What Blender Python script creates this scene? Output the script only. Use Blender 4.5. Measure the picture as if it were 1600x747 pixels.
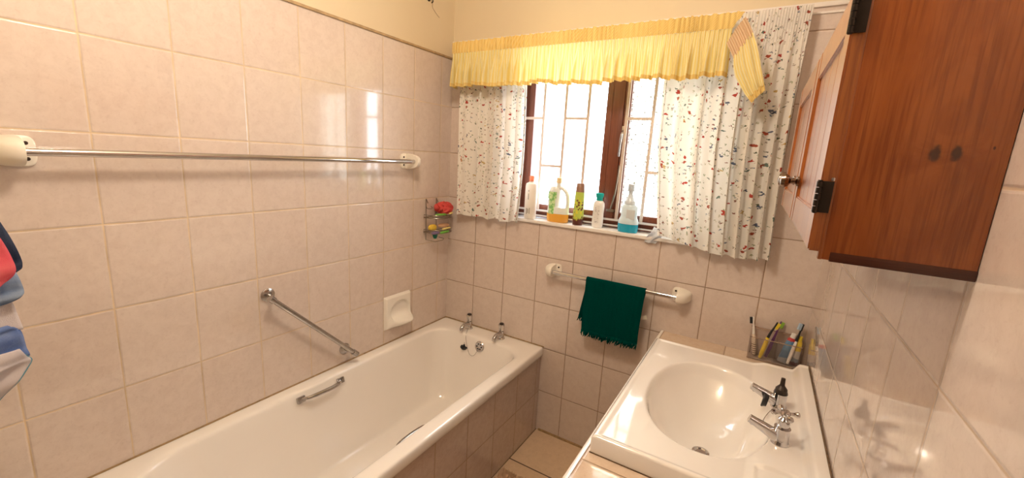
import bpy, bmesh, math, random
from mathutils import Vector, Matrix
random.seed(7)
for o in list(bpy.data.objects): bpy.data.objects.remove(o, do_unlink=True)
SC = bpy.context.scene
COL = SC.collection
PI = math.pi

# ------------------------------------------------------------------ camera
cam_d = bpy.data.cameras.new('camera'); cam = bpy.data.objects.new('camera', cam_d); COL.objects.link(cam)
R_ = Vector((0.85451068, 0.51627249, 0.0572208)); U_ = Vector((-0.14871141, 0.13760457, 0.97925987)); F_ = Vector((-0.49769109, 0.8452974, -0.19436019))
m = Matrix((R_, U_, -F_)).transposed().to_4x4(); m.translation = Vector((1.5498, -1.8921, 1.4758))
cam.matrix_world = m
cam_d.sensor_width = 36; cam_d.lens = 655.4 / 1600 * 36; cam_d.clip_start = 0.02
SC.camera = cam
# ------------------------------------------------------------------ world, view
w = bpy.data.worlds.new('daylight'); SC.world = w; w.use_nodes = True
bg = w.node_tree.nodes['Background']; bg.inputs[0].default_value = (0.82, 0.91, 1.0, 1); bg.inputs[1].default_value = 8.0
SC.view_settings.view_transform = 'Standard'; SC.view_settings.look = 'None'
SC.view_settings.exposure = 0.78; SC.view_settings.gamma = 1; SC.view_settings.use_curve_mapping = False
W = 1.77
portal_d = bpy.data.lights.new('window_daylight', 'AREA'); portal_d.shape = 'RECTANGLE'; portal_d.size = 1.04; portal_d.size_y = 0.82
portal_d.cycles.is_portal = True
portal = bpy.data.objects.new('window_daylight', portal_d); COL.objects.link(portal); portal.location = (0.91, 0.21, 1.55); portal.rotation_euler = (PI/2, 0, PI)
portal.rotation_euler = (-PI/2, 0, 0)
LAMP_W = 20.0; LAMP_C = (1.0, 0.86, 0.70)

# ------------------------------------------------------------------ materials
def new_mat(name):
    mt = bpy.data.materials.new(name); mt.use_nodes = True
    nt = mt.node_tree; return mt, nt, nt.nodes['Principled BSDF']
def N(nt, kind, **kw):
    n = nt.nodes.new(kind)
    for k, v in kw.items(): setattr(n, k, v)
    return n
def S(nt, node, idx, val):
    if isinstance(val, bpy.types.NodeSocket): nt.links.new(val, node.inputs[idx])
    elif val is not None: node.inputs[idx].default_value = val
def M(nt, op, a, b=None, c=None, clamp=False):
    n = N(nt, 'ShaderNodeMath', operation=op, use_clamp=clamp)
    S(nt, n, 0, a); S(nt, n, 1, b); S(nt, n, 2, c)
    return n.outputs[0]
def SM(nt, v, a, b):
    n = N(nt, 'ShaderNodeMapRange', interpolation_type='SMOOTHSTEP'); S(nt, n, 0, v); S(nt, n, 1, a); S(nt, n, 2, b); return n.outputs[0]
def MIX(nt, f, a, b, bt='MIX'):
    n = N(nt, 'ShaderNodeMix', data_type='RGBA', blend_type=bt); S(nt, n, 0, f)
    for i, v in ((6, a), (7, b)):
        if isinstance(v, tuple): v = tuple(v) + ((1,) if len(v) == 3 else ())
        S(nt, n, i, v)
    return n.outputs[2]
def NOISE(nt, vec, scale, detail=3, rough=0.5, dist=0.0):
    n = N(nt, 'ShaderNodeTexNoise'); S(nt, n, 'Vector', vec); S(nt, n, 'Scale', scale); S(nt, n, 'Detail', detail); S(nt, n, 'Roughness', rough); S(nt, n, 'Distortion', dist)
    return n.outputs[0]
def BUMP(nt, h, dist, strength=1.0, normal=None):
    n = N(nt, 'ShaderNodeBump'); S(nt, n, 'Height', h); S(nt, n, 'Distance', dist); S(nt, n, 'Strength', strength)
    if normal: S(nt, n, 'Normal', normal)
    return n.outputs[0]
def COORD(nt, which='Object'): return N(nt, 'ShaderNodeTexCoord').outputs[which]
def SEP(nt, v):
    n = N(nt, 'ShaderNodeSeparateXYZ'); S(nt, n, 0, v); return n.outputs
def COMB(nt, x, y, z):
    n = N(nt, 'ShaderNodeCombineXYZ'); S(nt, n, 0, x); S(nt, n, 1, y); S(nt, n, 2, z); return n.outputs[0]
def setp(b, base=None, rough=None, metal=None, coat=None, spec=None, trans=None, ior=None):
    if base is not None and not isinstance(base, bpy.types.NodeSocket): b.inputs['Base Color'].default_value = tuple(base) + (1,)
    if rough is not None: b.inputs['Roughness'].default_value = rough
    if metal is not None: b.inputs['Metallic'].default_value = metal
    if coat is not None: b.inputs['Coat Weight'].default_value = coat; b.inputs['Coat Roughness'].default_value = 0.05
    if spec is not None: b.inputs['Specular IOR Level'].default_value = spec
    if trans is not None: b.inputs['Transmission Weight'].default_value = trans
    if ior is not None: b.inputs['IOR'].default_value = ior
def simple(name, col, rough=0.5, metal=0.0, vary=0.06, vscale=30, bump=0.0, **kw):
    mt, nt, b = new_mat(name); setp(b, col, rough, metal, **kw)
    c = COORD(nt); n = NOISE(nt, c, vscale, 3)
    dark = tuple(x*(1-vary*2) for x in col)
    nt.links.new(MIX(nt, n, dark, tuple(min(1, x*(1+vary)) for x in col)), b.inputs['Base Color'])
    if bump: nt.links.new(BUMP(nt, NOISE(nt, c, vscale*3, 2), bump), b.inputs['Normal'])
    return mt

def tile_mat(name, au, ou, wu, av, ov, wv, col1, col2, grout=(0.30, 0.20, 0.13), gw=0.0016, rough=0.14, tilt=0.0030, wav=0.00022, coat=0.0):
    """glazed tiles laid in world space; au/av the axes (0,1,2)"""
    mt, nt, b = new_mat(name); setp(b, col1, rough, coat=coat)
    pos = N(nt, 'ShaderNodeNewGeometry').outputs['Position']; xyz = SEP(nt, pos)
    def axis(a, o, wd):
        q = M(nt, 'DIVIDE', M(nt, 'SUBTRACT', xyz[a], o), wd)
        fl = M(nt, 'FLOOR', q); fr = M(nt, 'SUBTRACT', q, fl)
        d = M(nt, 'MULTIPLY', M(nt, 'MINIMUM', fr, M(nt, 'SUBTRACT', 1.0, fr)), wd)
        return fl, fr, d
    fu, ru, du = axis(au, ou, wu); fv, rv, dv = axis(av, ov, wv)
    wob = M(nt, 'MULTIPLY', M(nt, 'SUBTRACT', NOISE(nt, pos, 60, 2), 0.5), 0.0012)
    d = M(nt, 'ADD', M(nt, 'MINIMUM', du, dv), wob)
    tile = SM(nt, d, gw*0.6, gw*1.5)
    wn = N(nt, 'ShaderNodeTexWhiteNoise', noise_dimensions='2D'); S(nt, wn, 'Vector', COMB(nt, fu, fv, 0.0))
    rnd = SEP(nt, wn.outputs['Color'])
    # mottled glaze
    off = N(nt, 'ShaderNodeVectorMath', operation='SCALE'); S(nt, off, 0, wn.outputs['Color']); S(nt, off, 'Scale', 5.0)
    ad = N(nt, 'ShaderNodeVectorMath', operation='ADD'); S(nt, ad, 0, pos); S(nt, ad, 1, off.outputs[0])
    n1 = NOISE(nt, ad.outputs[0], 34, 5, 0.7, 0.5); n2 = NOISE(nt, ad.outputs[0], 120, 3, 0.6, 0.4)
    f = M(nt, 'ADD', M(nt, 'MULTIPLY', SM(nt, n1, 0.3, 0.75), 0.7), M(nt, 'MULTIPLY', SM(nt, n2, 0.52, 0.75), 0.5), clamp=True)
    c = MIX(nt, f, col1, col2)
    c = MIX(nt, M(nt, 'MULTIPLY', rnd[0], 0.10), c, (0.95, 0.9, 0.85))
    gcol = MIX(nt, NOISE(nt, pos, 9, 3), tuple(x*0.55 for x in grout), tuple(min(1, x*1.7) for x in grout))
    nt.links.new(MIX(nt, tile, gcol, c), b.inputs['Base Color'])
    nt.links.new(M(nt, 'MULTIPLY_ADD', tile, rough-0.75, 0.75), b.inputs['Roughness'])
    edge = SM(nt, d, gw*0.4, 0.0055)
    h = M(nt, 'MULTIPLY', edge, 0.0011)
    tl = M(nt, 'ADD', M(nt, 'MULTIPLY', M(nt, 'SUBTRACT', ru, 0.5), M(nt, 'SUBTRACT', rnd[0], 0.5)), M(nt, 'MULTIPLY', M(nt, 'SUBTRACT', rv, 0.5), M(nt, 'SUBTRACT', rnd[1], 0.5)))
    h = M(nt, 'MULTIPLY_ADD', tl, tilt, h)
    h = M(nt, 'MULTIPLY_ADD', NOISE(nt, pos, 28, 2), wav, h)
    h = M(nt, 'MULTIPLY_ADD', NOISE(nt, pos, 140, 2), wav*0.22, h)
    nt.links.new(BUMP(nt, h, 1.0), b.inputs['Normal'])
    return mt

ROW0 = -0.011; TH = 0.2471
T1 = (0.70, 0.59, 0.52); T2 = (0.61, 0.495, 0.43)
m_tile_left = tile_mat('left wall tile', 1, -0.0901, 0.2, 2, ROW0, TH, T1, T2, grout=(0.62, 0.46, 0.30), rough=0.10, coat=0.6)
m_tile_back = tile_mat('window wall tile', 0, -0.0048, 0.2, 2, ROW0, TH, T1, T2)
m_tile_right = tile_mat('right wall tile', 1, -0.0052, 0.2, 2, ROW0, TH, T1, T2, rough=0.07, grout=(0.5, 0.38, 0.28), tilt=0.0004, wav=0.00003, coat=0.6)
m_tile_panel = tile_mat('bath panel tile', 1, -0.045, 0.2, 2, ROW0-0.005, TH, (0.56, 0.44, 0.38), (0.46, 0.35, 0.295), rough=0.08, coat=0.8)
m_tile_top = tile_mat('counter tile', 0, 1.507, 0.25, 1, -0.99, 0.2, (0.74, 0.58, 0.44), (0.64, 0.47, 0.33), rough=0.08, coat=1.0)
m_tile_floor = tile_mat('floor tile', 0, 0.66, 0.3, 1, -0.283, 0.3, (0.66, 0.47, 0.30), (0.56, 0.38, 0.23), grout=(0.10, 0.06, 0.04), gw=0.0032, rough=0.35)
m_paint = simple('cream wall paint', (0.73, 0.61, 0.42), 0.7, vary=0.02, vscale=4, bump=0.0006)
m_ceil = simple('cream ceiling paint', (0.78, 0.70, 0.56), 0.8, vary=0.02, vscale=4)
m_dim = simple('dark brown unseen wall', (0.26, 0.20, 0.16), 0.7, vary=0.05, vscale=4)  # unseen front wall, coloured dark to darken the reflections in the chrome
m_trim = simple('white tile trim', (0.85, 0.80, 0.75), 0.15, vary=0.02)
m_enamel = simple('white bath enamel', (0.91, 0.86, 0.81), 0.09, vary=0.012, vscale=5, coat=0.4)
m_basin = simple('white basin acrylic', (0.92, 0.87, 0.82), 0.10, vary=0.012, vscale=5, coat=1.0)
m_ceram = simple('cream glazed ceramic', (0.90, 0.85, 0.77), 0.12, vary=0.03, vscale=12)
m_plast = simple('cream plastic', (0.88, 0.82, 0.72), 0.3, vary=0.04, vscale=14)
m_chrome = simple('polished chrome', (0.62, 0.60, 0.60), 0.06, 1.0, vary=0.06, vscale=25)
m_chrome_old = simple('dulled chrome', (0.50, 0.48, 0.47), 0.2, 1.0, vary=0.14, vscale=60)
m_steel = simple('steel wire', (0.30, 0.26, 0.21), 0.28, 1.0, vary=0.12)
m_black = simple('black rubber', (0.02, 0.02, 0.022), 0.45)
m_screw = simple('dark screw head', (0.05, 0.035, 0.03), 0.4, 0.6)
m_bronze = simple('dark bronze hinge', (0.045, 0.035, 0.028), 0.38, 0.8, vary=0.2)
m_brass = simple('aged metal knob', (0.26, 0.18, 0.13), 0.2, 1.0, vary=0.2)
m_mould = simple('brown mouldy sealant', (0.48, 0.32, 0.16), 0.7, vary=0.35, vscale=70)
m_mould_dark = simple('speckled dark sealant', (0.20, 0.12, 0.06), 0.7, vary=0.45, vscale=120)
m_bar = simple('cream painted steel bar', (0.62, 0.50, 0.42), 0.5, vary=0.08)
m_white = simple('white plastic', (0.87, 0.85, 0.82), 0.3, vary=0.02)

def wood_mat(name, cA, cB, cC, axis=2, rough=0.25, scale=1.0, coat=0.5, coatr=0.05, knots=()):
    mt, nt, b = new_mat(name); setp(b, cA, rough, coat=coat); b.inputs['Coat Roughness'].default_value = coatr
    pos = N(nt, 'ShaderNodeNewGeometry').outputs['Position']
    s = [26*scale]*3; s[axis] = 1.3*scale
    mp = N(nt, 'ShaderNodeMapping'); S(nt, mp, 0, pos); mp.inputs['Scale'].default_value = s
    vec = mp.outputs[0]; kmask = None
    for (kx, ky, kz, kr) in knots:
        sb = N(nt, 'ShaderNodeVectorMath', operation='SUBTRACT'); S(nt, sb, 0, pos); sb.inputs[1].default_value = (kx, ky, kz)
        sc = N(nt, 'ShaderNodeVectorMath', operation='MULTIPLY'); S(nt, sc, 0, sb.outputs[0]); sc.inputs[1].default_value = (1, 0.3, 0.55)
        ln = N(nt, 'ShaderNodeVectorMath', operation='LENGTH'); S(nt, ln, 0, sc.outputs[0]); L = ln.outputs['Value']
        pull = M(nt, 'MULTIPLY', M(nt, 'POWER', 2.718, M(nt, 'MULTIPLY', L, -1.0/(kr*3.2))), 0.9)
        av = N(nt, 'ShaderNodeVectorMath', operation='SCALE'); S(nt, av, 0, sb.outputs[0]); S(nt, av, 'Scale', M(nt, 'MULTIPLY', pull, -60.0))
        a2 = N(nt, 'ShaderNodeVectorMath', operation='ADD'); S(nt, a2, 0, vec); S(nt, a2, 1, av.outputs[0]); vec = a2.outputs[0]
        mk = M(nt, 'SUBTRACT', 1.0, SM(nt, M(nt, 'MULTIPLY_ADD', M(nt, 'SUBTRACT', NOISE(nt, pos, 160, 2), 0.5), kr*0.8, L), kr*0.45, kr*1.1))
        kmask = mk if kmask is None else M(nt, 'MAXIMUM', kmask, mk)
    n1 = NOISE(nt, vec, 1.0, 5, 0.62, 0.5)
    mp2 = N(nt, 'ShaderNodeMapping'); S(nt, mp2, 0, pos); s2 = [260*scale]*3; s2[axis] = 9*scale; mp2.inputs['Scale'].default_value = s2
    n2 = NOISE(nt, mp2.outputs[0], 1.0, 3, 0.6)
    c = MIX(nt, SM(nt, n1, 0.33, 0.66), cA, cB)
    c = MIX(nt, M(nt, 'MULTIPLY', SM(nt, n2, 0.42, 0.70), 0.62), c, cC)
    if kmask is not None: c = MIX(nt, M(nt, 'MULTIPLY', kmask, 0.88), c, (0.045, 0.018, 0.008))
    nt.links.new(c, b.inputs['Base Color'])
    nt.links.new(BUMP(nt, n2, 0.0004), b.inputs['Normal'])
    return mt
m_pine = wood_mat('orange varnished pine', (0.45, 0.135, 0.026), (0.35, 0.090, 0.016), (0.20, 0.043, 0.008), knots=((1.710, -1.224, 1.506, 0.0062), (1.7275, -1.224, 1.5065, 0.0056), (1.756, -1.224, 1.514, 0.0014)))
m_pine_door = wood_mat('golden varnished pine', (0.46, 0.15, 0.028), (0.36, 0.10, 0.018), (0.22, 0.05, 0.01), rough=0.34, coat=1.0, coatr=0.24)
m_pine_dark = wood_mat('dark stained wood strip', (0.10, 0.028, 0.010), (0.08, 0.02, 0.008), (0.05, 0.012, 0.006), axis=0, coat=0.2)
m_frame = wood_mat('brown painted window wood', (0.20, 0.055, 0.025), (0.16, 0.04, 0.018), (0.10, 0.025, 0.012), axis=2, rough=0.35, coat=0.2)

def glass_mat(name, tint, pattern=0.0):
    mt = bpy.data.materials.new(name); mt.use_nodes = True; nt = mt.node_tree; nt.nodes.clear()
    out = N(nt, 'ShaderNodeOutputMaterial'); tr = N(nt, 'ShaderNodeBsdfTransparent'); gl = N(nt, 'ShaderNodeBsdfGlossy'); mx = N(nt, 'ShaderNodeMixShader')
    gl.inputs['Roughness'].default_value = 0.1; mx.inputs[0].default_value = 0.06
    c = COORD(nt)
    if pattern:
        v = N(nt, 'ShaderNodeTexVoronoi', feature='DISTANCE_TO_EDGE'); S(nt, v, 'Vector', c); v.inputs['Scale'].default_value = 75
        n = NOISE(nt, c, 120, 3)
        f = M(nt, 'SUBTRACT', 1.0, SM(nt, M(nt, 'MULTIPLY_ADD', n, 0.25, v.outputs['Distance']), 0.13, 0.20))
        col = MIX(nt, M(nt, 'MULTIPLY', f, pattern), tint, (0.060, 0.048, 0.030))
        nt.links.new(col, tr.inputs[0])
        nt.links.new(BUMP(nt, v.outputs['Distance'], 0.003), gl.inputs['Normal'])
    else:
        nt.links.new(MIX(nt, NOISE(nt, c, 6, 2), tint, tuple(x*0.97 for x in tint)), tr.inputs[0])
    nt.links.new(tr.outputs[0], mx.inputs[1]); nt.links.new(gl.outputs[0], mx.inputs[2]); nt.links.new(mx.outputs[0], out.inputs[0])
    return mt
m_glass = glass_mat('clear pane', (0.97, 0.97, 0.97))
m_frost = glass_mat('obscure pane', (0.84, 0.82, 0.76), 1.0)

def bottle_mat(name, col, trans=0.9, rough=0.08, ior=1.2, face=0.25):
    """thin clear plastic: tinted see-through with a gloss"""
    mt = bpy.data.materials.new(name); mt.use_nodes = True; nt = mt.node_tree; nt.nodes.clear()
    out = N(nt, 'ShaderNodeOutputMaterial'); tr = N(nt, 'ShaderNodeBsdfTransparent'); b = N(nt, 'ShaderNodeBsdfPrincipled'); mx = N(nt, 'ShaderNodeMixShader')
    lw = N(nt, 'ShaderNodeLayerWeight'); lw.inputs[0].default_value = 0.35
    c = MIX(nt, NOISE(nt, COORD(nt), 20, 2), col, tuple(x*0.95 for x in col))
    nt.links.new(c, tr.inputs[0]); nt.links.new(c, b.inputs['Base Color']); b.inputs['Roughness'].default_value = rough
    nt.links.new(M(nt, 'MULTIPLY_ADD', lw.outputs['Facing'], face, (1-trans)*0.6, clamp=True), mx.inputs[0])
    nt.links.new(tr.outputs[0], mx.inputs[1]); nt.links.new(b.outputs[0], mx.inputs[2]); nt.links.new(mx.outputs[0], out.inputs[0])
    return mt

def cloth(name, colour_fn, transl=0.5, rough=0.9, bump=0.0002, bscale=700):
    mt = bpy.data.materials.new(name); mt.use_nodes = True; nt = mt.node_tree; nt.nodes.clear()
    out = N(nt, 'ShaderNodeOutputMaterial'); d = N(nt, 'ShaderNodeBsdfDiffuse'); t = N(nt, 'ShaderNodeBsdfTranslucent'); mx = N(nt, 'ShaderNodeMixShader'); mx.inputs[0].default_value = transl
    uv = COORD(nt, 'UV'); c = colour_fn(nt, uv)
    nt.links.new(c, d.inputs[0]); nt.links.new(c, t.inputs[0])
    bn = BUMP(nt, NOISE(nt, uv, bscale, 2), bump); nt.links.new(bn, d.inputs['Normal'])
    nt.links.new(d.outputs[0], mx.inputs[1]); nt.links.new(t.outputs[0], mx.inputs[2]); nt.links.new(mx.outputs[0], out.inputs[0])
    return mt
def floral(nt, uv):
    base = MIX(nt, NOISE(nt, uv, 14, 2), (0.92, 0.88, 0.82), (0.88, 0.84, 0.77))
    def layer(base, scale, r0, r1, prob, cols, shift, wob=0.25, asp=1.0):
        mp = N(nt, 'ShaderNodeMapping'); S(nt, mp, 0, uv); mp.inputs['Location'].default_value = (shift, shift*0.7, 0); mp.inputs['Scale'].default_value = (1, asp, 1)
        ns = N(nt, 'ShaderNodeTexNoise'); S(nt, ns, 'Vector', mp.outputs[0]); ns.inputs['Scale'].default_value = scale*2.6
        sb = N(nt, 'ShaderNodeVectorMath', operation='SUBTRACT'); S(nt, sb, 0, ns.outputs['Color']); sb.inputs[1].default_value = (0.5, 0.5, 0.5)
        s2 = N(nt, 'ShaderNodeVectorMath', operation='SCALE'); S(nt, s2, 0, sb.outputs[0]); s2.inputs['Scale'].default_value = wob/scale*1.6
        ad = N(nt, 'ShaderNodeVectorMath', operation='ADD'); S(nt, ad, 0, mp.outputs[0]); S(nt, ad, 1, s2.outputs[0])
        v = N(nt, 'ShaderNodeTexVoronoi', voronoi_dimensions='2D'); S(nt, v, 'Vector', ad.outputs[0]); v.inputs['Scale'].default_value = scale; v.inputs['Randomness'].default_value = 0.85
        cc = SEP(nt, v.outputs['Color'])
        on = M(nt, 'LESS_THAN', cc[0], prob)
        mk = M(nt, 'MULTIPLY', M(nt, 'SUBTRACT', 1.0, SM(nt, v.outputs['Distance'], r0, r1)), on)
        col = MIX(nt, M(nt, 'GREATER_THAN', cc[1], 0.5), cols[0], cols[1])
        if len(cols) > 2: col = MIX(nt, M(nt, 'GREATER_THAN', cc[2], 0.66), col, cols[2])
        return MIX(nt, mk, base, col)
    base = layer(base, 90, 0.16, 0.24, 0.30, ((0.32, 0.36, 0.22), (0.55, 0.50, 0.36), (0.42, 0.36, 0.30)), 3.1, 0.9, 0.6)
    base = layer(base, 60, 0.13, 0.20, 0.22, ((0.10, 0.12, 0.07), (0.20, 0.24, 0.30), (0.25, 0.10, 0.07)), 7.7, 0.7)
    base = layer(base, 30, 0.12, 0.17, 0.22, ((0.12, 0.14, 0.20), (0.60, 0.42, 0.16), (0.16, 0.22, 0.18)), 1.3, 0.6)
    base = layer(base, 24, 0.11, 0.145, 0.42, ((0.48, 0.07, 0.05), (0.42, 0.10, 0.06)), 5.9, 0.45)
    return base
m_floral = cloth('floral curtain cloth', floral, 0.24)
def stripes(nt, uv):
    x = SEP(nt, uv)[0]
    s = M(nt, 'SINE', M(nt, 'MULTIPLY', x, 2*PI/0.0125))
    base = MIX(nt, SM(nt, s, -0.7, 0.7), (0.90, 0.74, 0.28), (0.92, 0.85, 0.54))
    return MIX(nt, M(nt, 'MULTIPLY', NOISE(nt, uv, 25, 2), 0.2), base, (0.84, 0.62, 0.15))
m_valance = cloth('yellow striped cloth', stripes, 0.28)
def stripes2(nt, uv):
    s = M(nt, 'SINE', M(nt, 'MULTIPLY', SEP(nt, uv)[1], 2*PI/0.011))
    return MIX(nt, SM(nt, s, -0.5, 0.5), (0.66, 0.44, 0.26), (0.80, 0.62, 0.42))
m_heading = cloth('gathered heading tape cloth', stripes2, 0.15)
m_hem = cloth('hem of yellow striped cloth', lambda nt, uv: MIX(nt, SM(nt, M(nt, 'SINE', M(nt, 'MULTIPLY', SEP(nt, uv)[0], 2*PI/0.0125)), -0.5, 0.5), (0.80, 0.56, 0.17), (0.85, 0.66, 0.28)), 0.10)
m_green = cloth('dark green towelling', lambda nt, uv: MIX(nt, NOISE(nt, uv, 300, 3), (0.000, 0.036, 0.031), (0.001, 0.066, 0.056)), 0.05, bump=0.002, bscale=500)
def flat_cloth(name, a, b, tr=0.1, sc=60): return cloth(name, lambda nt, uv: MIX(nt, NOISE(nt, uv, sc, 3), a, b), tr, bump=0.001, bscale=600)
m_navy = flat_cloth('navy towelling', (0.008, 0.012, 0.035), (0.08, 0.10, 0.16), sc=26)
m_pink = flat_cloth('pink and red towelling', (0.72, 0.03, 0.10), (0.85, 0.26, 0.26), sc=16)
m_bluet = flat_cloth('light blue towelling', (0.05, 0.12, 0.30), (0.42, 0.50, 0.62), sc=26)
m_blue = flat_cloth('strong blue towelling', (0.02, 0.08, 0.36), (0.35, 0.45, 0.68), sc=22)
m_wht = flat_cloth('white towelling', (0.72, 0.66, 0.66), (0.60, 0.54, 0.56), sc=14)
m_tealedge = flat_cloth('teal stitched edge', (0.12, 0.28, 0.36), (0.16, 0.34, 0.42))
m_tissue = flat_cloth('white tissue', (0.86, 0.86, 0.88), (0.80, 0.82, 0.86), 0.3)
m_pouf = flat_cloth('coral pink netting', (0.75, 0.05, 0.06), (0.85, 0.20, 0.16), 0.25, 40)
m_rug = flat_cloth('beige bath mat pile', (0.78, 0.55, 0.36), (0.88, 0.68, 0.48), 0.1, 50)

# ------------------------------------------------------------------ mesh helpers (all coordinates are world metres)
ORIG = {}
def empty(name, loc, label, cat, group=None):
    o = bpy.data.objects.new(name, None); COL.objects.link(o); o.location = loc; o.empty_display_size = 0.02
    o['label'] = label; o['category'] = cat
    if group: o['group'] = group
    ORIG[o] = Vector(loc); return o
def link(name, bm, mat, parent=None, smooth=True, label=None, cat=None, group=None, kind=None, sharp=35, origin=None, mats=None):
    org = ORIG[parent] if parent else Vector(origin or (0, 0, 0))
    bmesh.ops.recalc_face_normals(bm.b, faces=list(bm.b.faces))
    me = bpy.data.meshes.new(name)
    for v in bm.verts: v.co -= org
    bm.to_mesh(me); bm.free()
    for mt in (mats or [mat]): me.materials.append(mt)
    if smooth:
        for p in me.polygons: p.use_smooth = True
        try: me.set_sharp_from_angle(angle=math.radians(sharp))
        except Exception: pass
    o = bpy.data.objects.new(name, me); COL.objects.link(o)
    if parent: o.parent = parent
    else: o.location = org
    ORIG[o] = org
    if label: o['label'] = label
    if cat: o['category'] = cat
    if group: o['group'] = group
    if kind: o['kind'] = kind
    return o
class _B:
    """a bmesh with its uv layer"""
    def __init__(s): s.b = bmesh.new(); s.uvl = None
    @property
    def verts(s): return s.b.verts
    def to_mesh(s, me): s.b.to_mesh(me)
    def free(s): s.b.free()
def nb(): return _B()
OPS = bmesh.ops

def box(B, x0, x1, y0, y1, z0, z1, bev=0.0, mi=0):
    b = B.b; vs = [b.verts.new((x, y, z)) for x in (x0, x1) for y in (y0, y1) for z in (z0, z1)]
    f = [(0, 1, 3, 2), (4, 6, 7, 5), (0, 4, 5, 1), (2, 3, 7, 6), (0, 2, 6, 4), (1, 5, 7, 3)]
    fs = [b.faces.new([vs[i] for i in q]) for q in f]
    for q in fs: q.material_index = mi
    if bev:
        es = list({e for q in fs for e in q.edges})
        OPS.bevel(b, geom=es, offset=bev, segments=2, affect='EDGES', profile=0.6)
    return fs
def obox(B, c, ax, hx, ay, hy, az, hz, bev=0.0):
    b = B.b; c = Vector(c); ax = Vector(ax).normalized(); ay = Vector(ay).normalized(); az = Vector(az).normalized()
    vs = [b.verts.new(c+ax*i*hx+ay*j*hy+az*k*hz) for i in (-1, 1) for j in (-1, 1) for k in (-1, 1)]
    f = [(0, 1, 3, 2), (4, 6, 7, 5), (0, 4, 5, 1), (2, 3, 7, 6), (0, 2, 6, 4), (1, 5, 7, 3)]
    fs = [b.faces.new([vs[i] for i in q]) for q in f]
    if bev: OPS.bevel(b, geom=list({e for q in fs for e in q.edges}), offset=bev, segments=2, affect='EDGES', profile=0.6)
def frame_of(d):
    d = Vector(d).normalized(); a = Vector((0, 0, 1)) if abs(d.z) < 0.9 else Vector((1, 0, 0))
    u = d.cross(a).normalized(); v = d.cross(u).normalized(); return u, v
def rings(B, rs, cap=True, closed=True, loop=False):
    b = B.b; prev = None; first = None
    for r in rs:
        cur = [b.verts.new(p) for p in r]
        if prev:
            n = len(cur)
            for i in range(n if closed else n-1):
                j = (i+1) % n; b.faces.new((prev[i], prev[j], cur[j], cur[i]))
        else: first = cur
        prev = cur
    if loop:
        n = len(first)
        for i in range(n): j = (i+1) % n; b.faces.new((prev[i], prev[j], first[j], first[i]))
    elif cap: b.faces.new(first[::-1]); b.faces.new(prev)
def tube(B, pts, r, seg=10, cap=True, loop=False):
    pts = [Vector(p) for p in pts]; n = len(pts); rs = []
    d0 = (pts[1]-pts[0]); u, v = frame_of(d0)
    for i, p in enumerate(pts):
        if loop: d = pts[(i+1) % n]-pts[i-1]
        elif i == 0: d = pts[1]-p
        elif i == n-1: d = p-pts[-2]
        else: d = (pts[i+1]-p).normalized()+(p-pts[i-1]).normalized()
        d.normalize(); u = (u-d*u.dot(d)).normalized(); v = d.cross(u)
        rr = r[i] if isinstance(r, (list, tuple)) else r
        rs.append([p+(u*math.cos(2*PI*k/seg)+v*math.sin(2*PI*k/seg))*rr for k in range(seg)])
    rings(B, rs, cap=cap, loop=loop)
def lathe(B, base, axis, prof, seg=24, sx=1.0, sy=1.0, u=None):
    base = Vector(base); d = Vector(axis).normalized()
    if u is None: u, v = frame_of(d)
    else: u = Vector(u).normalized(); v = d.cross(u)
    rings(B, [[base+d*h+u*math.cos(2*PI*k/seg)*r*sx+v*math.sin(2*PI*k/seg)*r*sy for k in range(seg)] for r, h in prof])
def grid(B, nu, nv, fn, uvfn=None, mfn=None):
    b = B.b; vs = [[b.verts.new(fn(i/(nu-1), j/(nv-1))) for i in range(nu)] for j in range(nv)]
    if uvfn and not B.uvl: B.uvl = b.loops.layers.uv.new('UVMap')
    for j in range(nv-1):
        for i in range(nu-1):
            f = b.faces.new((vs[j][i], vs[j][i+1], vs[j+1][i+1], vs[j+1][i]))
            if mfn: f.material_index = mfn((i+.5)/(nu-1), (j+.5)/(nv-1))
            if uvfn:
                for lp, (a, c) in zip(f.loops, ((i, j), (i+1, j), (i+1, j+1), (i, j+1))): lp[B.uvl].uv = uvfn(a/(nu-1), c/(nv-1))
    return vs
def lerp(a, b, t): return a+(b-a)*t
def sstep(t): t = max(0, min(1, t)); return t*t*(3-2*t)
def pwl(pts, x):
    if x <= pts[0][0]: return pts[0][1]
    for (a, p), (b, q) in zip(pts, pts[1:]):
        if x <= b: return p+(q-p)*(x-a)/(b-a)
    return pts[-1][1]
def bez(p, n=14):
    p = [Vector(q) for q in p]; out = []
    P = [p[0]*2-p[1]]+p+[p[-1]*2-p[-2]]
    for i in range(1, len(P)-2):
        for k in range(n):
            t = k/n; a, b_, c, d = P[i-1:i+3]
            out.append(0.5*((2*b_)+(c-a)*t+(2*a-5*b_+4*c-d)*t*t+(3*b_-a-3*c+d)*t**3))
    out.append(p[-1]); return out

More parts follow.
